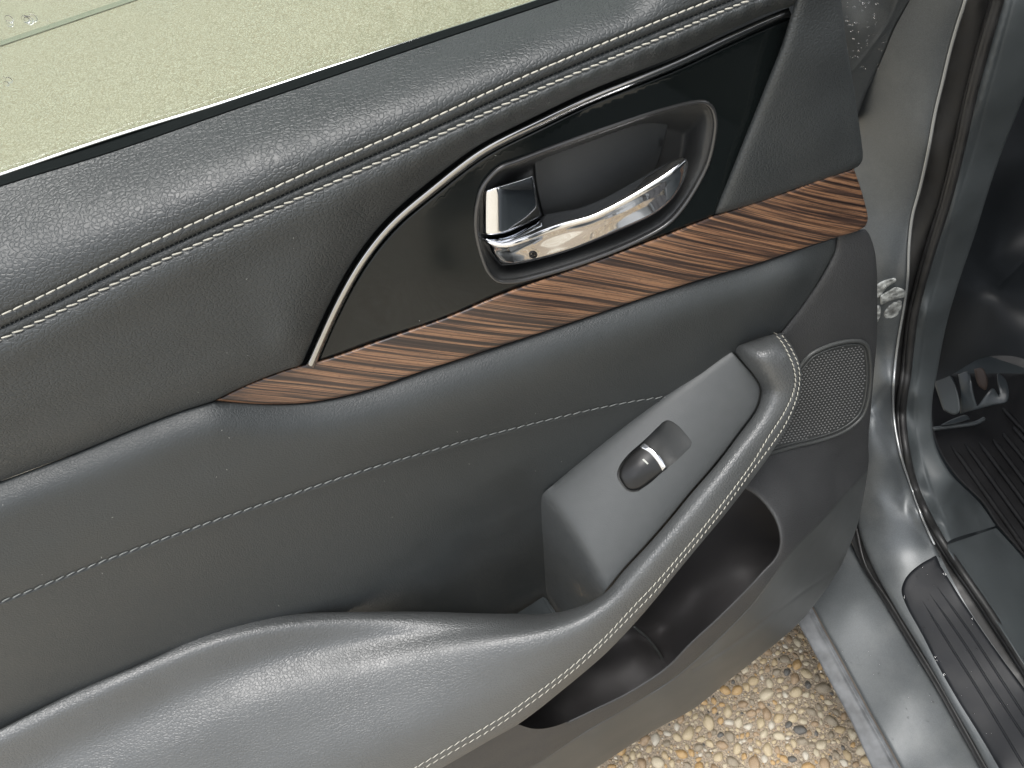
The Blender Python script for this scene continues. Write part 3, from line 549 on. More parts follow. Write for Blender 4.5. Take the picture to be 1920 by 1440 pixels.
SWC = J(S([(1242, 792), (1250, 788), (1257, 789), (1270, 797), (1286, 814), (1297, 830), (1295, 837)], 2), S([(1293, 840), (1265, 867), (1242, 885), (1220, 905), (1200, 919)], 3), S([(1198, 921), (1187, 923), (1176, 920), (1164, 907), (1157, 892), (1161, 875), (1176, 854), (1207, 826), (1239, 795)], 3))
_qa = quadfit([(1368, 656, 10), (1300, 703, 7), (1237, 747, 5), (1147, 817, 3), (1072, 879, 2), (1039, 907, 2), (1424, 742, 32), (1383, 813, 43), (1333, 878, 55), (1252, 974, 67), (1168, 1067, 76), (1135, 1106, 80), (1300, 780, 31), (1200, 900, 39)])
def plate_h(p):
    a = _qa(p); b = 80 + 1.0 * (p[:, 0] - 1131) - .19 * (p[:, 1] - 1108); k = 5.0
    return -k * np.log(np.exp(-np.clip(a, -80, 120) / k) + np.exp(-np.clip(b, -80, 120) / k))
ptf = lambda p: t_h(p, plate_h(np.atleast_2d(p)))
part('switch_panel', PL, ptf, M['plate'], door, sp=7, rounds=[(PL[len(PL) * 47 // 100:], 3, 1.0), (PLE, 20, 3.5)], holes=[SWC], skirt=6)
tm = lambda off: (lambda p: ptf(p) + off / 1000)
part('switch_well', SWC, lambda p: ptf(p) + tps([(1250, 788, .003), (1297, 832, .001), (1265, 868, .005), (1225, 830, .014), (1232, 812, .013), (1245, 850, .010), (1262, 860, .008), (1290, 835, .001), (1228, 838, .014), (1200, 919, .006), (1160, 890, .006), (1180, 860, .012), (1207, 826, .014)])(p), M['cup_dark'], door, sp=4, skirt=2)
PAD = J(S([(1201, 836), (1209, 831), (1220, 839), (1233, 851), (1243, 864), (1250, 874)], 2), S([(1250, 877), (1243, 884), (1222, 901), (1200, 916), (1186, 919), (1176, 916), (1167, 905), (1161, 892), (1164, 877), (1178, 857), (1198, 838)], 3))
pdt = tps([(1201, 836, -.000), (1250, 876, -.003), (1230, 850, -.004), (1200, 875, -.0048), (1220, 885, -.0038), (1185, 915, -.001), (1163, 890, -.001), (1178, 857, -.0005), (1222, 901, -.0015), (1185, 895, -.004), (1180, 880, -.0034)])
part('window_switch', PAD, lambda p: ptf(p) + pdt(p), M['switch'], door, sp=3.5, edge=(6, 2.5), skirt=6)
CBN = J(S([(1200, 837), (1208, 831), (1220, 839), (1233, 851), (1243, 864), (1250, 874)], 2), S([(1250, 876), (1242, 883)], 2), S([(1240, 879), (1230, 863), (1216, 848), (1202, 840)], 2))
part('switch_chrome_band', CBN, lambda p: ptf(p) + pdt(p) - .0009, M['chrome'], door, sp=3, edge=(2.5, .8), skirt=2)
part('switch_mark', J(S([(1204, 862), (1207, 860)], 2), S([(1207, 860), (1216, 869)], 2), S([(1214, 871), (1204, 862)], 2)), lambda p: ptf(p) + pdt(p) - .0002, M['switch_mark'], door, sp=3, skirt=0)
part('door_pull_bottom', J(*[S([a_, b_], 6) for a_, b_ in zip([(480, 1172), (640, 1156), (970, 1150), (1018, 1119), (1024, 1122), (1043, 1149), (1140, 1122), (1160, 1180), (1000, 1262), (700, 1250)], [(640, 1156), (970, 1150), (1018, 1119), (1024, 1122), (1043, 1149), (1140, 1122), (1160, 1180), (1000, 1262), (700, 1250), (480, 1172)])]),  # cup floor, extended unseen under the armrest to block light from below
     hf([(480, 1172, -3), (640, 1156, -2), (970, 1149, -6), (1018, 1119, -20), (1043, 1148, -8), (800, 1156, 0), (1140, 1122, 40), (1160, 1180, 60), (1000, 1262, 50), (700, 1250, 20), (850, 1230, 30)]), M['trim_grey'], door, sp=8, grooves=[(S([(1014, 1112), (1037, 1150)]), 1.6, 1.5)], skirt=2)

STA = SM(S([(1450, 622), (1455, 630), (1465, 638), (1475, 657), (1485, 678), (1491, 697), (1492, 722), (1483, 748), (1467, 780), (1450, 805), (1433, 832), (1417, 859), (1402, 881), (1360, 937), (1314, 995), (1272, 1045), (1231, 1092), (1189, 1136), (1135, 1194), (1089, 1236), (1043, 1273), (997, 1306), (952, 1338), (906, 1366), (860, 1392), (778, 1440), (720, 1474)]), 12)
STB = SM(S([(1466, 628), (1473, 637), (1487, 661), (1496, 680), (1500, 701), (1499, 723), (1494, 746), (1485, 770), (1471, 799), (1454, 824), (1433, 853), (1412, 880), (1360, 951), (1314, 1008), (1272, 1057), (1231, 1106), (1185, 1153), (1135, 1203), (1089, 1246), (1043, 1283), (997, 1317), (952, 1348), (906, 1377), (860, 1403), (795, 1440), (735, 1476)]), 12)
SKE = S([(1467, 626), (1481, 642), (1498, 676), (1503, 700), (1502, 724), (1498, 748), (1488, 776), (1475, 803), (1460, 828), (1441, 857), (1420, 886), (1399, 914), (1360, 964), (1314, 1019), (1272, 1070), (1231, 1121), (1188, 1171), (1135, 1226), (1089, 1266), (1055, 1294), (1009, 1331), (970, 1359), (917, 1389), (860, 1422), (825, 1442), (770, 1476)])
INN = J(S([(1467, 624), (1440, 629), (1400, 642), (1376, 652), (1372, 656)]), S([(1372, 658), (1396, 682), (1414, 703), (1425, 722), (1427, 742), (1421, 765), (1411, 782), (1386, 815), (1361, 849), (1336, 880), (1296, 926), (1255, 976), (1213, 1024), (1171, 1069), (1138, 1108), (1106, 1129), (1064, 1144), (1022, 1151), (970, 1151), (900, 1150), (800, 1147), (703, 1147), (562, 1150), (469, 1161), (398, 1180), (281, 1237), (141, 1297), (0, 1368), (-60, 1398)]))
arm_st = [(1474, 619, 1478, 628, 10, 12, 0), (1467, 624, 1474, 637, 12, 15, 0), (1440, 629, 1487, 661, 12, 33, 0), (1420, 636, 1496, 680, 12, 42, 0), (1385, 650, 1501, 701, 12, 46, 0), (1396, 682, 1500, 718, 20, 48, 0), (1425, 722, 1497, 737, 30, 50, 0), (1427, 742, 1492, 750, 34, 52, 0),
  (1411, 782, 1471, 799, 43, 59, 0), (1361, 849, 1412, 880, 54, 70, 0), (1296, 926, 1360, 951, 64, 81, 0), (1213, 1024, 1272, 1057, 75, 93, 0), (1138, 1108, 1195, 1143, 82, 101, 0), (1106, 1129, 1175, 1163, 79, 103, 0), (1064, 1144, 1145, 1193, 72, 106, .04), (1022, 1151, 1115, 1222, 63, 108.5, .12),
  (970, 1151, 1080, 1253, 54, 111, .22), (900, 1150, 1035, 1289, 43, 113, .4), (800, 1147, 975, 1333, 28, 115, .62), (703, 1147, 900, 1381, 16, 117, .82), (562, 1150, 795, 1440, 8, 118, 1), (400, 1180, 660, 1516, 7, 119, 1), (281, 1237, 540, 1590, 10, 119, 1), (141, 1297, 400, 1670, 13, 119, 1), (0, 1368, 260, 1750, 17, 119, 1), (-80, 1408, 180, 1790, 19, 119, 1)]
_fb = [0, .06, .14, .25, .38, .55, .78, 1]; _gb = [0, .20, .40, .61, .78, .90, .98, 1]
_fp = [0, .03, .07, .13, .20, .27, .34, .45, .60, .74, .86, .95, 1]; _gp = [0, .055, .095, .135, .19, .275, .37, .50, .665, .82, .93, .985, 1]
def arm_prof(f, r):
    m = min(1, max(0, r[6])); g = (1 - m) * np.interp(f, _fb, _gb) + m * np.interp(f, _fp, _gp); return r[4] + (r[5] - r[4]) * g
arm_h = stations(arm_st[:13], [0, .07, .16, .28, .42, .6, .8, 1], arm_prof, 6) + stations(arm_st[12:], [0, .035, .08, .13, .2, .27, .35, .45, .58, .7, .82, .92, 1], arm_prof, 9, 1)
arm_h = thin(arm_h + rail(SKE, 0, _lx([770, 970, 1188, 1272, 1399, 1441, 1503], [118, 115, 102, 94, 72, 67, 46]), 40, keep=lambda q: q[0] < 1440), 2.0)
print('arm ctrl', len(arm_h))
arm_t = hf(arm_h, 2e-6)
part('armrest_cover', J(INN, S([(-60, 1398), (-60, 1480)], 15), S([(-60, 1480), (770, 1476)], 15), SKE[::-1]), arm_t, M['leather_arm'], door, sp=7,
     rounds=[(SKE, 9, 3.0), (INN, 5, 2.5)], grooves=[(STA, 1.8, .9), (STB, 1.8, .9)], skirt=14)

# --- stitches: one short thread each
def capsule(L, r, n=7):
    V = []; Fc = []; xs = [-.5, -.46, -.38, -.2, 0, .2, .38, .46, .5]; rr = [.15, .6, .9, 1, 1, 1, .9, .6, .15]; zz = [-.9, -.6, -.1, .45, .6, .45, -.1, -.6, -.9]
    for x, q, z in zip(xs, rr, zz):
        for k in range(n):
            a = 2 * math.pi * k / n; V.append((x * L, math.cos(a) * r * q, math.sin(a) * r * q + z * r))
    m_ = len(xs)
    for i in range(m_ - 1):
        for k in range(n): Fc.append((i * n + k, i * n + (k + 1) % n, (i + 1) * n + (k + 1) % n, (i + 1) * n + k))
    Fc += [tuple(range(n))[::-1], tuple((m_ - 1) * n + k for k in range(n))]
    return V, Fc
def stitch_row(curve, tf, pitch, gap, r, material, slant=0, raise_=.0004, x0=-20, name='stitch', stuff=False, tone=0.12):
    C = resample(curve, 1.0); base = None; Vb = []; Fb = []
    lens = np.r_[0, np.cumsum(np.linalg.norm(np.diff(C, axis=0), axis=1))]
    s = 0
    while True:
        p_ = pitch(C[min(int(s), len(C) - 1)]) if callable(pitch) else pitch
        if s + p_ >= lens[-1]: break
        a = C[int(s)]; b = C[int(s + p_ * (1 - gap))]; mid = (a + b) / 2; s += p_
        if mid[0] < x0 or mid[1] < -15 or mid[1] > 1455: continue
        A, B = pts_t(np.array([a, b]), tf(np.array([a, b]))); mm = (A + B) / 2; X = B - A; L = np.linalg.norm(X); X /= L
        Z = CP - mm; Z -= X * (Z @ X); Z /= np.linalg.norm(Z); Y = np.cross(Z, X)
        an = rad(slant + random.uniform(-2.5, 2.5)); X2 = X * math.cos(an) + Y * math.sin(an); Y2 = np.cross(Z, X2); mm = mm + Z * raise_
        mtx = Matrix(((X2[0], Y2[0], Z[0], mm[0]), (X2[1], Y2[1], Z[1], mm[1]), (X2[2], Y2[2], Z[2], mm[2]), (0, 0, 0, 1))) @ Matrix.Diagonal((L / .006, 1, 1, 1))
        if stuff:
            V, Fc = capsule(.006, r, 5); o_ = len(Vb); Vb += [tuple(mtx @ Vector(v)) for v in V]; Fb += [tuple(i + o_ for i in f) for f in Fc]
        else:
            if base is None:
                V, Fc = capsule(.006, r); base = bpy.data.meshes.new(name); base.from_pydata(V, [], Fc); base.materials.append(material); base.polygons.foreach_set('use_smooth', [True] * len(base.polygons))
            o = bpy.data.objects.new(name, base); COL.objects.link(o); o.parent = door; o.matrix_world = mtx
    if stuff:
        o = mesh_obj(name, Vb, Fb, material, door); o['kind'] = 'stuff'
lt = hf(low_h)
stitch_row(UST, up_t, lambda q: 23 - q[0] * .0048, .10, .00042, M['thread'], 2)
stitch_row(LST, lt, lambda q: 23 - q[0] * .0048, .06, .00042, M['thread'], -9)
pt_ = lambda q: 9.5 + max(0, min(1, (1500 - q[0]) / 500)) * 6
stitch_row(STA, arm_t, pt_, .10, .00038, M['thread'], 8)
stitch_row(STB, arm_t, pt_, .22, .00036, M['thread'], 8)
stitch_row(MST, hf(mid_h, 6e-4), lambda q: 22 - q[0] * .004, .12, .00050, M['thread_grey'], 7, stuff=True, name='panel_stitching', raise_=.0001)
# short cross threads in the dark centre seam of the upper pad
Vb = []; Fb = []
for s in np.arange(10, len(resample(CST, 1.0)) - 10, 9.5):
    c = resample(CST, 1.0)[int(s)] if s == 10 else CS1[int(s)]
    if s == 10: CS1 = resample(CST, 1.0)
    q = np.array([c + (-.8, -3), c + (.8, 3)]); P_ = pts_t(q, up_t(q) + .0016); X = P_[1] - P_[0]; L = np.linalg.norm(X); X /= L; mm = P_.mean(0); Z = CP - mm; Z -= X * (Z @ X); Z /= np.linalg.norm(Z); Y = np.cross(Z, X)
    mtx = Matrix(((X[0], Y[0], Z[0], mm[0]), (X[1], Y[1], Z[1], mm[1]), (X[2], Y[2], Z[2], mm[2]), (0, 0, 0, 1)))
    V, Fc = capsule(L, .00018, 4); o_ = len(Vb); Vb += [tuple(mtx @ Vector(v)) for v in V]; Fb += [tuple(i + o_ for i in f) for f in Fc]
so = mesh_obj('seam_threads', Vb, Fb, M['thread_grey'], door); so['kind'] = 'stuff'

dv = []; df = []
for k in range(60):
    q = np.array([random.uniform(0, 1600), random.uniform(150, 1150)]); tf_ = None
    for poly, tf0 in ((J(BIN, WTOP[13:], PR), hf([(1462, 53, 9.6), (1337, 400, 9.6), (700, 600, 11), (900, 322, 8.6), (1000, 520, 9.6)])), (J(MID_T, ARB[::-1]), hf(mid_h, 6e-4)), (J(LST, SEAM), lt)):
        if inside(q[None], poly)[0]: tf_ = tf0; break
    if tf_ is None or inside(q[None], BEZ)[0] or inside(q[None], PL)[0]: continue
    a = random.uniform(0, 6.28); w = random.uniform(1.0, 3.0); d_ = np.array([math.cos(a), math.sin(a)]); e_ = np.array([-d_[1], d_[0]]) * .45
    tri = np.array([q - e_, q + d_ * w - e_, q + d_ * w + e_, q + e_]); P_ = pts_t(tri, tf_(tri) - .0005); b_ = len(dv); dv += list(P_); df.append((b_, b_ + 1, b_ + 2, b_ + 3))
so = mesh_obj('lint', dv, df, mat('pale_lint', (.35, .36, .34), .8), door); so['kind'] = 'stuff'

# ================================================================== THE CAR BODY
BT = bf([(1706, 0, 'x', .385), (1611, 214, 'x', .385), (1650, 400, 'x', .392), (1810, 0, 'x', .405), (1743, 272, 'x', .405), (1702, 522, 'x', .405), (1650, 600, 'x', .392), (1677, 720, 'x', .402), (1640, 800, 'x', .380), (1690, 850, 'x', .402),
         (1660, 950, 'z', .345), (1610, 960, 'z', .32), (1640, 1060, 'z', .29), (1690, 1080, 'z', .300), (1763, 1045, 'z', .31), (1730, 1224, 'z', .288), (1783, 1319, 'z', .285), (1852, 1440, 'z', .283), (1809, 1134, 'z', .305), (1920, 1292, 'z', .302), (1920, 1440, 'z', .295), (1880, 1440, 'z', .29),
         (1871, 0, 'x', .425), (1801, 272, 'x', .425), (1725, 542, 'x', .425), (1700, 700, 'x', .425), (1690, 771, 'x', .425), (1717, 917, 'x', .418), (1752, 990, 'z', .325), (1800, 1075, 'z', .315), (1920, 1245, 'z', .31), (1740, 960, 'x', .412),
         (1575, 0, 'x', .355), (1590, 230, 'x', .384), (1590, 700, 'x', .386)], 1e-4)
PILR = S([(1815, -25), (1810, 0), (1793, 54), (1780, 101), (1768, 152), (1754, 210), (1740, 286), (1725, 353), (1711, 405), (1705, 455), (1702, 522), (1695, 575), (1684, 640), (1677, 700), (1675, 770), (1688, 850), (1710, 917), (1733, 980), (1763, 1043)])
E2 = S([(1716, -25), (1706, 0), (1677, 54), (1661, 93), (1644, 132), (1624, 175), (1605, 225)])
SRE = S([(1603, 960), (1612, 1000), (1635, 1060), (1677, 1137), (1730, 1224), (1783, 1319), (1823, 1387), (1852, 1440), (1868, 1470)])
part('hinge_pillar', J(PILR, S([(1763, 1043), (1809, 1130), (1862, 1210), (1960, 1345)]), S([(1960, 1345), (1960, 1470)], 20), S([(1960, 1470), (1868, 1470)], 20), SRE[::-1], S([(1603, 960), (1575, 880), (1575, 300), (1605, 225)], 12), E2[::-1], S([(1716, -25), (1815, -25)])), BT, M['paint'], car, sp=9,
     rounds=[(PILR, 8, 5.0), (SRE, 10, 5)], ridges=[(S([(1630, 770), (1655, 790), (1672, 800)]), 4, 1.0)], grooves=[(S([(1668, 840), (1690, 900), (1700, 960), (1742, 1020)]), 7, 2.0)], skirt=20)
tube3('pillar_flange', pts_t(PILR[2:-6], BT(PILR[2:-6]) - .0008), .0014, mat('flange_highlight', (.30, .31, .31), .25, metal=.6), car, n=8)  # edge highlight put into a paler colour than the pillar's own paint
FEN = J(S([(1555, -25), (1716, -25)]), E2, S([(1605, 225), (1585, 240), (1555, 200)]), S([(1555, 200), (1555, -25)]))
E1 = S([(1698, -25), (1684, 0), (1673, 29), (1653, 62), (1634, 88), (1622, 105), (1600, 130), (1580, 150)])
part('fender_edge', FEN, bf([(1555, -25, 'x', .330), (1620, -25, 'x', .355), (1698, -25, 'x', .376), (1684, 0, 'x', .376), (1653, 62, 'x', .374), (1600, 130, 'x', .362), (1716, -25, 'x', .384), (1677, 54, 'x', .383), (1644, 132, 'x', .382), (1605, 225, 'x', .378), (1560, 100, 'x', .345), (1600, 60, 'x', .352), (1640, 120, 'x', .378), (1560, 200, 'x', .355)], 1e-6),
     M['paint'], car, sp=7, rounds=[(E2, 6, 3)], ridges=[(E1, 3, 1.2)], skirt=15)
BL = S([(1876, -25), (1871, 0), (1848, 78), (1822, 175), (1801, 272), (1775, 376), (1746, 469), (1725, 542), (1714, 590), (1707, 644), (1701, 700), (1692, 771), (1699, 844), (1717, 917), (1752, 990), (1787, 1047), (1850, 1139), (1920, 1247), (1960, 1310)])
part('door_channel', J(PILR, S([(1763, 1043), (1809, 1130), (1862, 1210), (1960, 1345)]), BL[::-1]), lambda p: BT(p) + .012, M['rubber'], car, sp=7, skirt=8, label='black rubber lined channel beside the painted pillar')
bl3 = pts_t(BL, BT(BL) - .002)
tube3('door_seal', bl3, .0042, M['rubber'], car, n=10)
bl4 = offs(BL, -8) if offs(BL, -8)[5, 0] < BL[5, 0] else offs(BL, 8)
tube3('door_seal', pts_t(bl4, BT(bl4) + .004), .0026, M['rubber'], car, n=8)
# kick trim
TT = bf([(1876, -25, 'x', .427), (1801, 272, 'x', .427), (1725, 542, 'x', .427), (1701, 700, 'x', .427), (1692, 771, 'x', .427), (1717, 917, 'x', .42), (1752, 990, 'z', .328), (1900, 0, 'x', .434), (1848, 195, 'x', .434), (1787, 405, 'x', .434), (1740, 586, 'x', .434), (1717, 742, 'x', .434), (1720, 821, 'x', .434), (1740, 902, 'x', .43), (1775, 984, 'z', .33),
         (1960, 80, 'x', .475), (1880, 280, 'x', .475), (1827, 443, 'x', .475), (1775, 607, 'x', .472), (1752, 704, 'x', .465), (1749, 827, 'x', .452), (1790, 900, 'x', .46), (1839, 946, 'z', .25), (1865, 987, 'z', .245), (1775, 1016, 'z', .32), (1790, 950, 'z', .315), (1760, 880, 'x', .445)], 1e-6)
C1 = S([(1906, -25), (1900, 0), (1871, 109), (1848, 195), (1828, 272), (1787, 405), (1760, 513), (1740, 586), (1725, 688), (1717, 742), (1720, 821), (1740, 902), (1775, 984), (1787, 1010)])
C2 = S([(1960, 80), (1918, 185), (1880, 280), (1851, 365), (1827, 443), (1798, 528), (1775, 607), (1757, 700), (1748, 757), (1752, 827), (1780, 885), (1839, 946), (1867, 986)])
BLi = BL[(BL[:, 1] < 1030)]
def kick_t(p):
    w = np.clip(dist(p, BLi) / 24, 0, 1); w = w * w * (3 - 2 * w); return (BT(p) + .002) * (1 - w) + TT(p) * w
part('kick_trim', J(BLi, S([BLi[-1], (1775, 1018), (1867, 986)], 6), C2[::-1], S([(1960, 80), (1960, -25), (1876, -25)], 12)), kick_t, M['trim_grey'], car, sp=8, rounds=[(C2, 5, 3)], grooves=[(C1, 2.5, .8)], skirt=12)
SIT = J(S([(1776, 1021), (1868, 990)], 5), S([(1868, 990), (1900, 1025), (1960, 1095)]), S([(1960, 1095), (1960, 1310)], 12), BL[(BL[:, 1] > 1030)][::-1])
part('sill_trim', SIT, bf([(1776, 1021, 'z', .322), (1868, 990, 'z', .245), (1900, 1025, 'z', .245), (1960, 1095, 'z', .245), (1960, 1310, 'z', .312), (1850, 1139, 'z', .315), (1800, 1060, 'z', .318), (1850, 1050, 'z', .295), (1920, 1160, 'z', .297)], 1e-5), M['trim_grey'], car, sp=9, edge=(4, 1.5), skirt=10)
# scuff plate with raised ribs
SCU = J(S([(1755, 1041), (1722, 1060), (1699, 1082), (1690, 1106), (1697, 1131), (1730, 1192), (1757, 1245), (1796, 1313), (1836, 1377), (1873, 1440), (1890, 1470)], 4), S([(1890, 1470), (1960, 1470)], 15), S([(1960, 1470), (1960, 1345)], 15), S([(1960, 1345), (1920, 1290), (1862, 1211), (1809, 1133), (1765, 1063)], 5))
sct = lambda p: BT(p) - .0022
RB = [S([(1730, 1127), (1783, 1213), (1836, 1297), (1920, 1437)]), S([(1743, 1113), (1809, 1208), (1862, 1292), (1960, 1440)]), S([(1757, 1100), (1823, 1192), (1875, 1271), (1960, 1402)])]
part('scuff_plate', SCU, sct, M['scuff'], car, sp=8, edge=(7, 3.0), skirt=4)
for r_ in RB:
    a = offs(r_, 1.5); tube3('rib', pts_t(r_, sct(r_) - .0001), .0013, M['scuff'], car, n=6, rfun=lambda u: min(1, .1 + u * 6))
# door aperture outer seal, outer sill, lower strip
GS = S([(1590, 960), (1600, 985), (1619, 1060), (1664, 1131), (1704, 1197), (1757, 1284), (1809, 1377), (1836, 1425), (1862, 1470)])
part('sill_gap_seal', J(SRE, S([(1868, 1470), (1840, 1470)]), offs(S([(1580, 965), (1602, 1030), (1617, 1062), (1660, 1133), (1700, 1199), (1753, 1286), (1805, 1379), (1840, 1442), (1856, 1470)]), 0)[::-1]), lambda p: BT(p) + .014, M['rubber'], car, sp=7, skirt=4)
tube3('sill_gap_lip', pts_t(offs(GS, -4) if offs(GS, -4)[3, 0] > GS[3, 0] else offs(GS, 4), BT(GS) + .006), .0020, M['rubber'], car, n=8)
SO = bf([(1580, 965, 'z', .262), (1617, 1062, 'z', .262), (1704, 1197, 'z', .262), (1809, 1377, 'z', .262), (1862, 1470, 'z', .262), (1524, 1137, 'z', .252), (1572, 1221, 'z', .252), (1625, 1319, 'z', .252), (1691, 1440, 'z', .252), (1540, 1040, 'z', .258), (1600, 1130, 'z', .2635), (1700, 1300, 'z', .2635), (1780, 1440, 'z', .2635), (1645, 1380, 'z', .252)], 1e-6)
GS2 = S([(1490, 1090), (1524, 1137), (1547, 1180), (1572, 1225), (1625, 1322), (1664, 1392), (1691, 1442), (1706, 1470)])
SO_L = S([(1575, 965), (1602, 1030), (1617, 1062), (1662, 1133), (1702, 1199), (1755, 1286), (1807, 1379), (1842, 1442), (1858, 1470)])
part('outer_sill', J(SO_L, S([(1858, 1470), (1706, 1470)], 12), GS2[::-1], S([(1490, 1090), (1490, 965), (1575, 965)], 12)), SO, M['paint'], car, sp=9, rounds=[(GS2, 7, 3.0), (SO_L, 8, 4)], skirt=10)
L2 = bf([(1490, 1090, 'z', .246), (1572, 1221, 'z', .246), (1691, 1440, 'z', .246), (1498, 1171, 'z', .238), (1559, 1284, 'z', .238), (1635, 1440, 'z', .238)], 1e-6)
part('sill_strip', J(GS2, S([(1706, 1470), (1652, 1470)], 10), S([(1652, 1470), (1635, 1440), (1598, 1358), (1559, 1284), (1527, 1224), (1498, 1171), (1465, 1110)]), S([(1465, 1110), (1490, 1090)], 10)), L2, mat('dusty_sill_plastic', (.10, .105, .11), .45, vary=(60, .35, .1), bump=noise_bump(500, .3)), car, sp=9, edge=(5, 3), grooves=[(offs(GS2, 9) if offs(GS2, 9)[3, 0] < GS2[3, 0] else offs(GS2, -9), 2.5, 2.0)], skirt=60)
tube3('sill_highlight', pts_t(GS2, L2(GS2) - .001), .0018, mat('brown_highlight', (.10, .085, .07), .35), car, n=8)  # brownish highlight along the sill edge, put in as a coloured strip
# dashboard underside, steering column cover
part('dashboard_underside', J(S([(1700, -25), (1960, -25)], 25), S([(1960, -25), (1960, 690)], 25), S([(1960, 690), (1900, 668), (1840, 672), (1780, 705), (1740, 720)], 10), S([(1740, 720), (1700, -25)], 25)),
     bf([(1700, 0, 'x', .60), (1960, -25, 'x', .75), (1900, 300, 'x', .62), (1960, 400, 'x', .66), (1800, 500, 'x', .52), (1760, 700, 'x', .50), (1960, 690, 'x', .56), (1865, 480, 'x', .60), (1870, 555, 'x', .55), (1880, 640, 'x', .55), (1840, 580, 'x', .54)], 1e-3),
     mat('dash_satin', (.005, .006, .007), .5, spec=.2, vary=(20, .2, .05)), car, sp=12, rounds=[(S([(1960, 450), (1920, 490), (1875, 535)]), 10, 6)], skirt=20)
part('footwell_wall', J(S([(1720, 640), (1960, 640)], 25), S([(1960, 640), (1960, 900)], 25), S([(1960, 900), (1720, 900)], 25), S([(1720, 900), (1720, 640)], 25)), bf([(1720, 640, 'x', .66), (1960, 640, 'x', .80), (1960, 900, 'x', .72), (1720, 900, 'x', .58)]), M['rubber'], car, sp=30, skirt=5)
# pedal bracket
PB = mat('bracket_grey', (.022, .027, .03), .4, spec=.5, vary=(40, .2, .1)); DKB = mat('bracket_brown', (.05, .035, .028), .6)
part('pedal_bracket', J(S([(1796, 702), (1815, 697), (1822, 715), (1826, 740), (1832, 760)], 4), S([(1832, 762), (1862, 728), (1873, 742), (1870, 700), (1886, 712), (1889, 752), (1860, 760), (1802, 776)], 4), S([(1800, 776), (1801, 740), (1796, 702)], 4)), bf([(1796, 702, 'x', .545), (1801, 776, 'x', .54), (1822, 715, 'x', .55), (1889, 752, 'x', .58), (1870, 700, 'x', .585), (1860, 760, 'x', .565), (1830, 760, 'x', .55)]), PB, car, sp=5, edge=(3, 2), skirt=10)
part('pedal_arm', J(S([(1826, 692), (1842, 690), (1852, 715), (1850, 730)], 4), S([(1846, 732), (1834, 722), (1826, 692)], 4)), bf([(1826, 692, 'x', .57), (1852, 715, 'x', .58), (1834, 730, 'x', .57)]), DKB, car, sp=5, edge=(3, 2), skirt=8)
part('foot_pedal', J(S([(1752, 700), (1780, 700), (1800, 770), (1790, 778), (1770, 770)], 4), S([(1768, 768), (1752, 720)], 4)), bf([(1752, 700, 'x', .53), (1800, 770, 'x', .53), (1768, 768, 'x', .52)]), M['interior'], car, sp=5, edge=(4, 3), skirt=8)
tube3('seat_rail', pts_t(S([(1750, 804), (1790, 799), (1830, 793), (1846, 785)]), t_ax(S([(1750, 804), (1790, 799), (1830, 793), (1846, 785)]), 'z', .24)), .003, M['trim_grey'], car, n=6)
part('rail_cover', J(S([(1765, 796), (1785, 786), (1812, 778), (1818, 784)], 4), S([(1818, 786), (1790, 795), (1765, 798)], 4)), lambda p: t_ax(p, 'z', .246), M['interior'], car, sp=5, edge=(3, 2), skirt=4)
# torn sealant and grease at the door check
gr_ = M['grease']
def lump(outl, x, name='dried_sealant'):
    return part(name, J(S(outl, 3)), lambda p: BT(p) - .004 + x, gr_, car, sp=2.5, edge=(4, 4), bumpf=lambda p: 0.9 * np.sin(p[:, 0] * .45 + p[:, 1] * .21) * np.cos(p[:, 1] * .37 - p[:, 0] * .13), skirt=6)
lump([(1640, 535), (1655, 527), (1678, 521), (1681, 526), (1664, 538), (1650, 556), (1640, 560), (1640, 537)], 0)
lump([(1652, 553), (1668, 544), (1680, 538), (1698, 546), (1697, 556), (1682, 560), (1664, 566), (1652, 572), (1650, 556)], -.002)
lump([(1655, 588), (1668, 570), (1690, 562), (1690, 580), (1680, 594), (1662, 598), (1655, 590)], .003, 'check_bracket')
lump([(1640, 575), (1648, 572), (1652, 584), (1645, 604), (1640, 600), (1640, 577)], 0)
# dust in the corner of the pull cup
dv = []; df = []
for k in range(170):
    a = RNG.normal(size=2); q = np.array([1092 + a[0] * 9 - abs(a[1]) * 4, 1118 - abs(a[1]) * 13 + a[0] * 3])
    w = RNG.uniform(.4, 1.3); tri = np.array([q, q + (w, .3 * w), q + (.2 * w, w)]); P_ = pts_t(tri, ptf(tri) - .0004); b_ = len(dv); dv += list(P_); df.append((b_, b_ + 1, b_ + 2))
so = mesh_obj('dust', dv, df, M['dust'], door); so['kind'] = 'stuff'

# --- roof, far side and seat of the car: they shade the footwell and stand in the chrome's reflections
def box(name, lo, hi, material, parent, bev=.02):
    bm = bmesh.new(); bmesh.ops.create_cube(bm, size=1)
    for v in bm.verts: v.co = Vector([(lo[k] + hi[k]) / 2 + v.co[k] * (hi[k] - lo[k]) for k in range(3)])
    bmesh.ops.bevel(bm, geom=bm.edges[:], offset=bev, segments=3, affect='EDGES', profile=.6)
    me = bpy.data.meshes.new(name); bm.to_mesh(me); bm.free(); me.materials.append(material); me.polygons.foreach_set('use_smooth', [True] * len(me.polygons))
    o = bpy.data.objects.new(name, me); COL.objects.link(o); o.parent = parent; return o
box('roof_panel', (.50, -1.6, 1.52), (1.9, .35, 1.56), M['paint'], car)
box('car_floor', (.47, -1.6, .12), (1.9, 1.2, .17), M['interior'], car)
box('dashboard', (.62, .32, .55), (1.85, .9, 1.02), M['interior'], car, .06)
box('far_door', (1.85, -1.6, .17), (1.92, 1.2, 1.0), M['interior'], car)
box('seat_cushion', (.68, -.95, .38), (1.20, -.42, .56), M['leather'], car, .07)
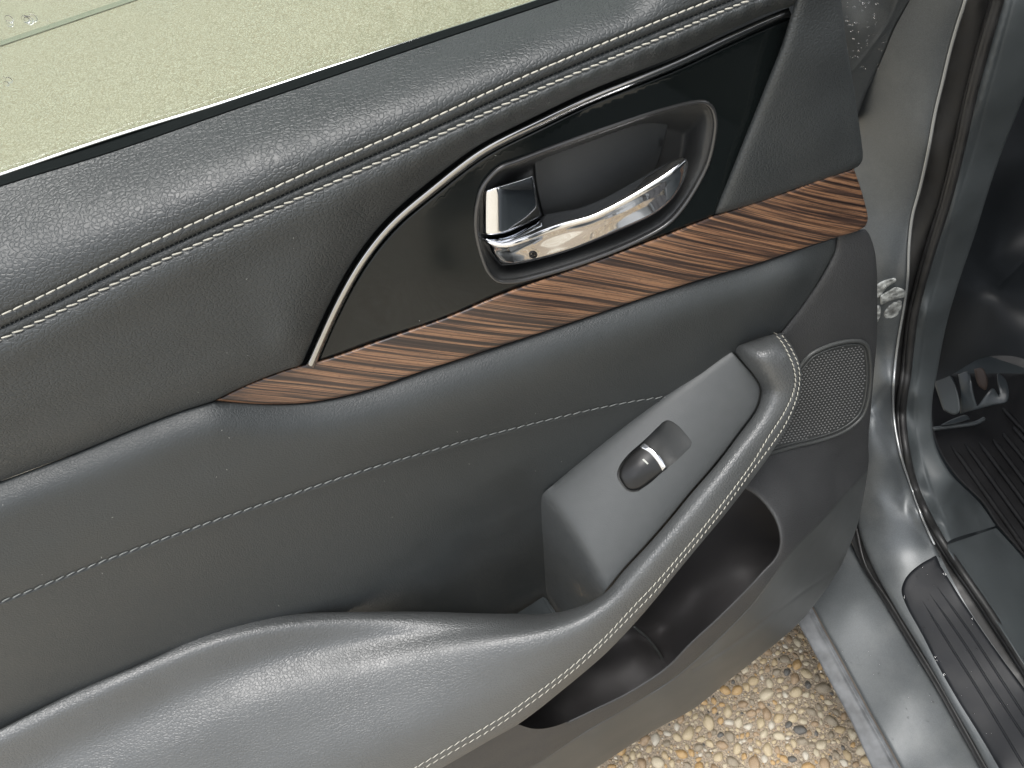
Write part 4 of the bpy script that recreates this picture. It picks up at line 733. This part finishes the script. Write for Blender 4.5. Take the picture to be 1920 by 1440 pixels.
box('seat_backrest', (.68, -1.15, .5), (1.20, -.93, 1.2), M['leather'], car, .08)
box('centre_pillar', (.40, -1.35, .25), (.52, -1.15, 1.5), M['paint'], car, .03)

# ================================================================== floor mat
fm = thing('floor_mat', 'black ribbed rubber mat lying in the dark driver footwell', 'floor mat')
MO = J(S([(1742, 760), (1755, 830), (1790, 890), (1842, 943), (1870, 985), (1900, 1020), (1960, 1092)]), S([(1960, 1092), (1960, 700)], 20), S([(1960, 700), (1742, 700)], 20), S([(1742, 700), (1742, 760)], 10))
part('mat_base', MO, lambda p: t_ax(p, 'z', .225), M['mat_rubber'], fm, sp=12, edge=(5, 2), skirt=6)
for a, b in [((1784, 835), (1940, 1055)), ((1810, 832), (1940, 1012)), ((1836, 829), (1940, 968)), ((1862, 824), (1940, 928)), ((1880, 812), (1940, 885)), ((1900, 800), (1940, 846)), ((1880, 765), (1940, 830))]:
    L_ = S([a, b]); tube3('rib', pts_t(L_, t_ax(L_, 'z', .2275)), .0032, M['mat_rubber'], fm, n=8, flat=.8, rfun=lambda u: min(1, .2 + u * 10))

# ================================================================== pavement
def pave_mat():
    m = bpy.data.materials.new('exposed_aggregate'); m.use_nodes = True; n = m.node_tree; b = n.nodes['Principled BSDF']
    tcn = n.nodes.new('ShaderNodeTexCoord')
    v = n.nodes.new('ShaderNodeTexVoronoi'); v.inputs['Scale'].default_value = 75; n.links.new(tcn.outputs['Object'], v.inputs['Vector'])
    r = n.nodes.new('ShaderNodeValToRGB'); e = r.color_ramp.elements; cols = [(0, (.43, .40, .32)), (.25, (.48, .45, .37)), (.5, (.50, .47, .39)), (.72, (.46, .43, .35)), (.9, (.53, .50, .42)), (1, (.40, .37, .30))]
    while len(e) < len(cols): e.new(.5)
    for k, (p, c) in enumerate(cols): e[k].position = p; e[k].color = (*c, 1)
    sp_ = n.nodes.new('ShaderNodeSeparateColor'); n.links.new(v.outputs['Color'], sp_.inputs[0]); n.links.new(sp_.outputs[0], r.inputs[0])
    v2 = n.nodes.new('ShaderNodeTexVoronoi'); v2.feature = 'DISTANCE_TO_EDGE'; v2.inputs['Scale'].default_value = 75; n.links.new(tcn.outputs['Object'], v2.inputs['Vector'])
    r2 = n.nodes.new('ShaderNodeMapRange'); r2.inputs[1].default_value = .03; r2.inputs[2].default_value = .16; n.links.new(v2.outputs[0], r2.inputs[0])
    nz = n.nodes.new('ShaderNodeTexNoise'); nz.inputs['Scale'].default_value = 500; nz.inputs['Detail'].default_value = 4; n.links.new(tcn.outputs['Object'], nz.inputs['Vector'])
    rg = n.nodes.new('ShaderNodeValToRGB'); rg.color_ramp.elements[0].position = .35; rg.color_ramp.elements[0].color = (.25, .21, .15, 1); rg.color_ramp.elements[1].position = .7; rg.color_ramp.elements[1].color = (.42, .36, .27, 1); n.links.new(nz.outputs[0], rg.inputs[0])
    mm = n.nodes.new('ShaderNodeMix'); mm.data_type = 'RGBA'; n.links.new(r2.outputs[0], mm.inputs[0]); n.links.new(rg.outputs[0], mm.inputs[6]); n.links.new(r.outputs[0], mm.inputs[7])
    n.links.new(mm.outputs[2], b.inputs['Base Color']); b.inputs['Roughness'].default_value = .35
    bp = n.nodes.new('ShaderNodeBump'); bp.inputs['Strength'].default_value = .35; bp.inputs['Distance'].default_value = .003; n.links.new(r2.outputs[0], bp.inputs['Height'])
    b2 = n.nodes.new('ShaderNodeBump'); b2.inputs['Strength'].default_value = .5; b2.inputs['Distance'].default_value = .001; n.links.new(nz.outputs[0], b2.inputs['Height']); n.links.new(bp.outputs[0], b2.inputs['Normal']); n.links.new(b2.outputs[0], b.inputs['Normal'])
    return m
M['pave'] = pave_mat()
pav = mesh_obj('pavement', [(-40, -40, 0), (40, -40, 0), (40, 60, 0), (-40, 60, 0)], [(0, 1, 2, 3)], M['pave'], None, smooth=False); pav['kind'] = 'structure'
# pavement joint seen through the glass
ja = Pz(-40, 95, .004); jb = Pz(300, -20, .004); jd = (jb - ja); jd /= np.linalg.norm(jd); jn = np.cross(jd, [0, 0, 1]) * .035
jt = mesh_obj('pavement_joint', [ja - jd * 4 - jn, jb + jd * 6 - jn, jb + jd * 6 + jn, ja - jd * 4 + jn], [(0, 1, 2, 3)], mat('joint_mortar', (.26, .27, .22), .6, bump=noise_bump(80, .6, .003)), None, smooth=False); jt['kind'] = 'structure'
gb_ = mesh_obj('gravel_bed', [(-.32, -.47, .0004), (.49, -.47, .0004), (.49, .19, .0004), (-.32, .19, .0004)], [(0, 1, 2, 3)], mat('sandy_mortar', (.25, .205, .15), .6, vary=(420, .55, .1), bump=noise_bump(500, .9, .0015)), None, smooth=False); gb_['kind'] = 'structure'
# pebbles
pcs = [(.42, .28, .13), (.45, .37, .24), (.46, .40, .29), (.26, .22, .16), (.33, .24, .15), (.50, .46, .38), (.11, .105, .095), (.42, .33, .20), (.29, .21, .13)]
pms = [mat('pebble_stone', tuple(v * .90 for v in c), .28, spec=.6, bump=noise_bump(260, .5, .001), vary=(150, .3, .1)) for c in pcs]
pw = [.12, .2, .16, .1, .1, .08, .03, .14, .07]
def pebble_geo(seed, sub=2):
    rg_ = random.Random(seed); bm = bmesh.new(); bmesh.ops.create_icosphere(bm, subdivisions=sub, radius=1)
    pl = [Vector((rg_.uniform(-1, 1), rg_.uniform(-1, 1), rg_.uniform(-1, 1))).normalized() for _ in range(9)]
    for v in bm.verts:
        for q in pl:
            d = v.co.dot(q)
            if d > .72: v.co -= q * (d - .72) * .85
        v.co = Vector((v.co.x * 1.15, v.co.y * .85, v.co.z * .6))
    V = [tuple(v.co) for v in bm.verts]; Fc = [tuple(v.index for v in f.verts) for f in bm.faces]; bm.free(); return V, Fc
shapes = [pebble_geo(s, 1) for s in range(14)]
hi_shapes = [pebble_geo(s, 2) for s in range(14)]
cells = {}; stones = []
def try_stone(x, y, r):
    i, j = int(x // .03), int(y // .03)
    for a in range(i - 1, i + 2):
        for b in range(j - 1, j + 2):
            for (X, Y, R) in cells.get((a, b), ()):
                if (X - x) ** 2 + (Y - y) ** 2 < ((R + r) * .86) ** 2: return False
    cells.setdefault((i, j), []).append((x, y, r)); stones.append((x, y, r)); return True
for rr, cnt in ((.0100, 260), (.0078, 1000), (.0058, 3000), (.0040, 7000), (.0026, 12000), (.0016, 16000)):
    for _ in range(cnt): try_stone(random.uniform(-.25, .42), random.uniform(-.40, .12), rr * random.uniform(.85, 1.15))
PIT = J(S([(1117, 1440), (1300, 1329), (1498, 1168), (1560, 1284), (1635, 1440)]))
st = np.array(stones); pxs = to_px(np.c_[st[:, :2], np.zeros(len(st))]); vis = inside(pxs, J(S([(1090, 1445), (1300, 1320), (1500, 1155), (1570, 1284), (1650, 1445)], 20)))
order = np.argsort(-(st[:, 2] * 1000 + vis * 1000)); big = set(order[:300].tolist())
pmesh = {}
Vb = []; Fb = []; Mi = []
for k, (x, y, r) in enumerate(stones):
    ci = random.choices(range(len(pcs)), pw)[0]; si = random.randrange(14); an = random.uniform(0, 6.28); tl = Matrix.Rotation(random.uniform(-.3, .3), 4, 'X')
    mtx = Matrix.Translation((x, y, .0007 - r * .06)) @ Matrix.Rotation(an, 4, 'Z') @ tl @ Matrix.Scale(r, 4)
    if k in big:
        if (ci, si) not in pmesh:
            V, Fc = hi_shapes[si]; me = bpy.data.meshes.new('pebble'); me.from_pydata(V, [], Fc); me.materials.append(pms[ci]); me.polygons.foreach_set('use_smooth', [True] * len(me.polygons)); pmesh[(ci, si)] = me
        o = bpy.data.objects.new('pebble', pmesh[(ci, si)]); COL.objects.link(o); o.parent = pav; o.matrix_world = mtx
    else:
        V, Fc = shapes[si]; o_ = len(Vb); Vb += [tuple(mtx @ Vector(v)) for v in V]; Fb += [tuple(i + o_ for i in f) for f in Fc]; Mi += [ci] * len(Fc)
gs = mesh_obj('gravel', Vb, Fb, pms, None); gs.data.polygons.foreach_set('material_index', Mi); gs['kind'] = 'stuff'; gs['label'] = 'small tan and grey stones set in the pavement'; gs['category'] = 'gravel'

# ================================================================== rain drops
def drops(name, pxl, tf, rmin, rmax, parent, flat=.55):
    V0 = []; F0 = []
    bm = bmesh.new(); bmesh.ops.create_icosphere(bm, subdivisions=2, radius=1); SV = [v.co.copy() for v in bm.verts]; SF = [tuple(v.index for v in f.verts) for f in bm.faces]; bm.free()
    for q in pxl:
        q = np.array(q, float)[None]; e = np.vstack([q, q + (2, 0), q + (0, 2)]); P_ = pts_t(e, tf(e)); nn = np.cross(P_[2] - P_[0], P_[1] - P_[0]); nn /= np.linalg.norm(nn)
        if nn @ (CP - P_[0]) < 0: nn = -nn
        Zq = Vector(nn).to_track_quat('Z', 'Y').to_matrix(); r = random.uniform(rmin, rmax); o_ = len(V0)
        sx, sy = random.uniform(.8, 1.3), random.uniform(.8, 1.2)
        V0 += [tuple(Vector(P_[0]) + Zq @ Vector((v.x * r * sx, v.y * r * sy, v.z * r * flat))) for v in SV]; F0 += [tuple(i + o_ for i in f) for f in SF]
    o = mesh_obj(name, V0, F0, M['water'], parent); o['kind'] = 'stuff'; return o
drops('rain_drops', [(random.uniform(1582, 1650), random.uniform(0, 140)) for _ in range(70)] + [(random.uniform(1640, 1665), random.uniform(60, 140)) for _ in range(10)], lambda p: bf([(1555, -25, 'x', .330), (1620, -25, 'x', .355), (1698, -25, 'x', .376), (1653, 62, 'x', .374), (1600, 130, 'x', .362), (1716, -25, 'x', .384), (1677, 54, 'x', .383), (1644, 132, 'x', .382), (1605, 225, 'x', .378), (1560, 100, 'x', .345), (1600, 60, 'x', .352), (1560, 200, 'x', .355)], 1e-6)(p) - .0005, .0004, .0010, car)
pxl = []
while len(pxl) < 90:
    q = (random.uniform(1500, 1900), random.uniform(1040, 1440))
    if inside(np.array([q]), SCU)[0] and random.random() < .4: pxl.append(q)
drops('rain_drops', pxl[:40], sct, .0005, .0011, car)
sl_ = []
while len(sl_) < 60:
    q = (random.uniform(1500, 1850), random.uniform(1040, 1440))
    if inside(np.array([q]), J(SO_L, S([(1858, 1470), (1706, 1470)], 12), GS2[::-1]))[0]: sl_.append(q)
drops('rain_drops', sl_, SO, .0005, .0012, car)
# drops clinging to the window glass
gd = [((17, 36), .0016), ((18, 44), .0014), ((48, 36), .0016), ((54, 38), .0018), ((62, 34), .0016), ((68, 30), .0004), ((88, 38), .0004), ((7, 145), .0004), ((17, 150), .0013), ((12, 157), .0011)]
gnorm = np.cross(gb[1] - gb[0], gdir); gnorm /= np.linalg.norm(gnorm)
V0 = []; F0 = []
bm = bmesh.new(); bmesh.ops.create_icosphere(bm, subdivisions=3, radius=1); SV = [v.co.copy() for v in bm.verts]; SF = [tuple(v.index for v in f.verts) for f in bm.faces]; bm.free()
for q, r in gd:
    d = rays([q])[0]; t = ((gb[0] - CP) @ gnorm) / (d @ gnorm); p = CP + d * (t * .997); o_ = len(V0)
    V0 += [tuple(Vector(p) + Vector((v.x * r, v.y * r * .3, v.z * r * 1.1))) for v in SV]; F0 += [tuple(i + o_ for i in f) for f in SF]
o = mesh_obj('rain_drops', V0, F0, M['water'], door); o['kind'] = 'stuff'
bpy.context.view_layer.update()
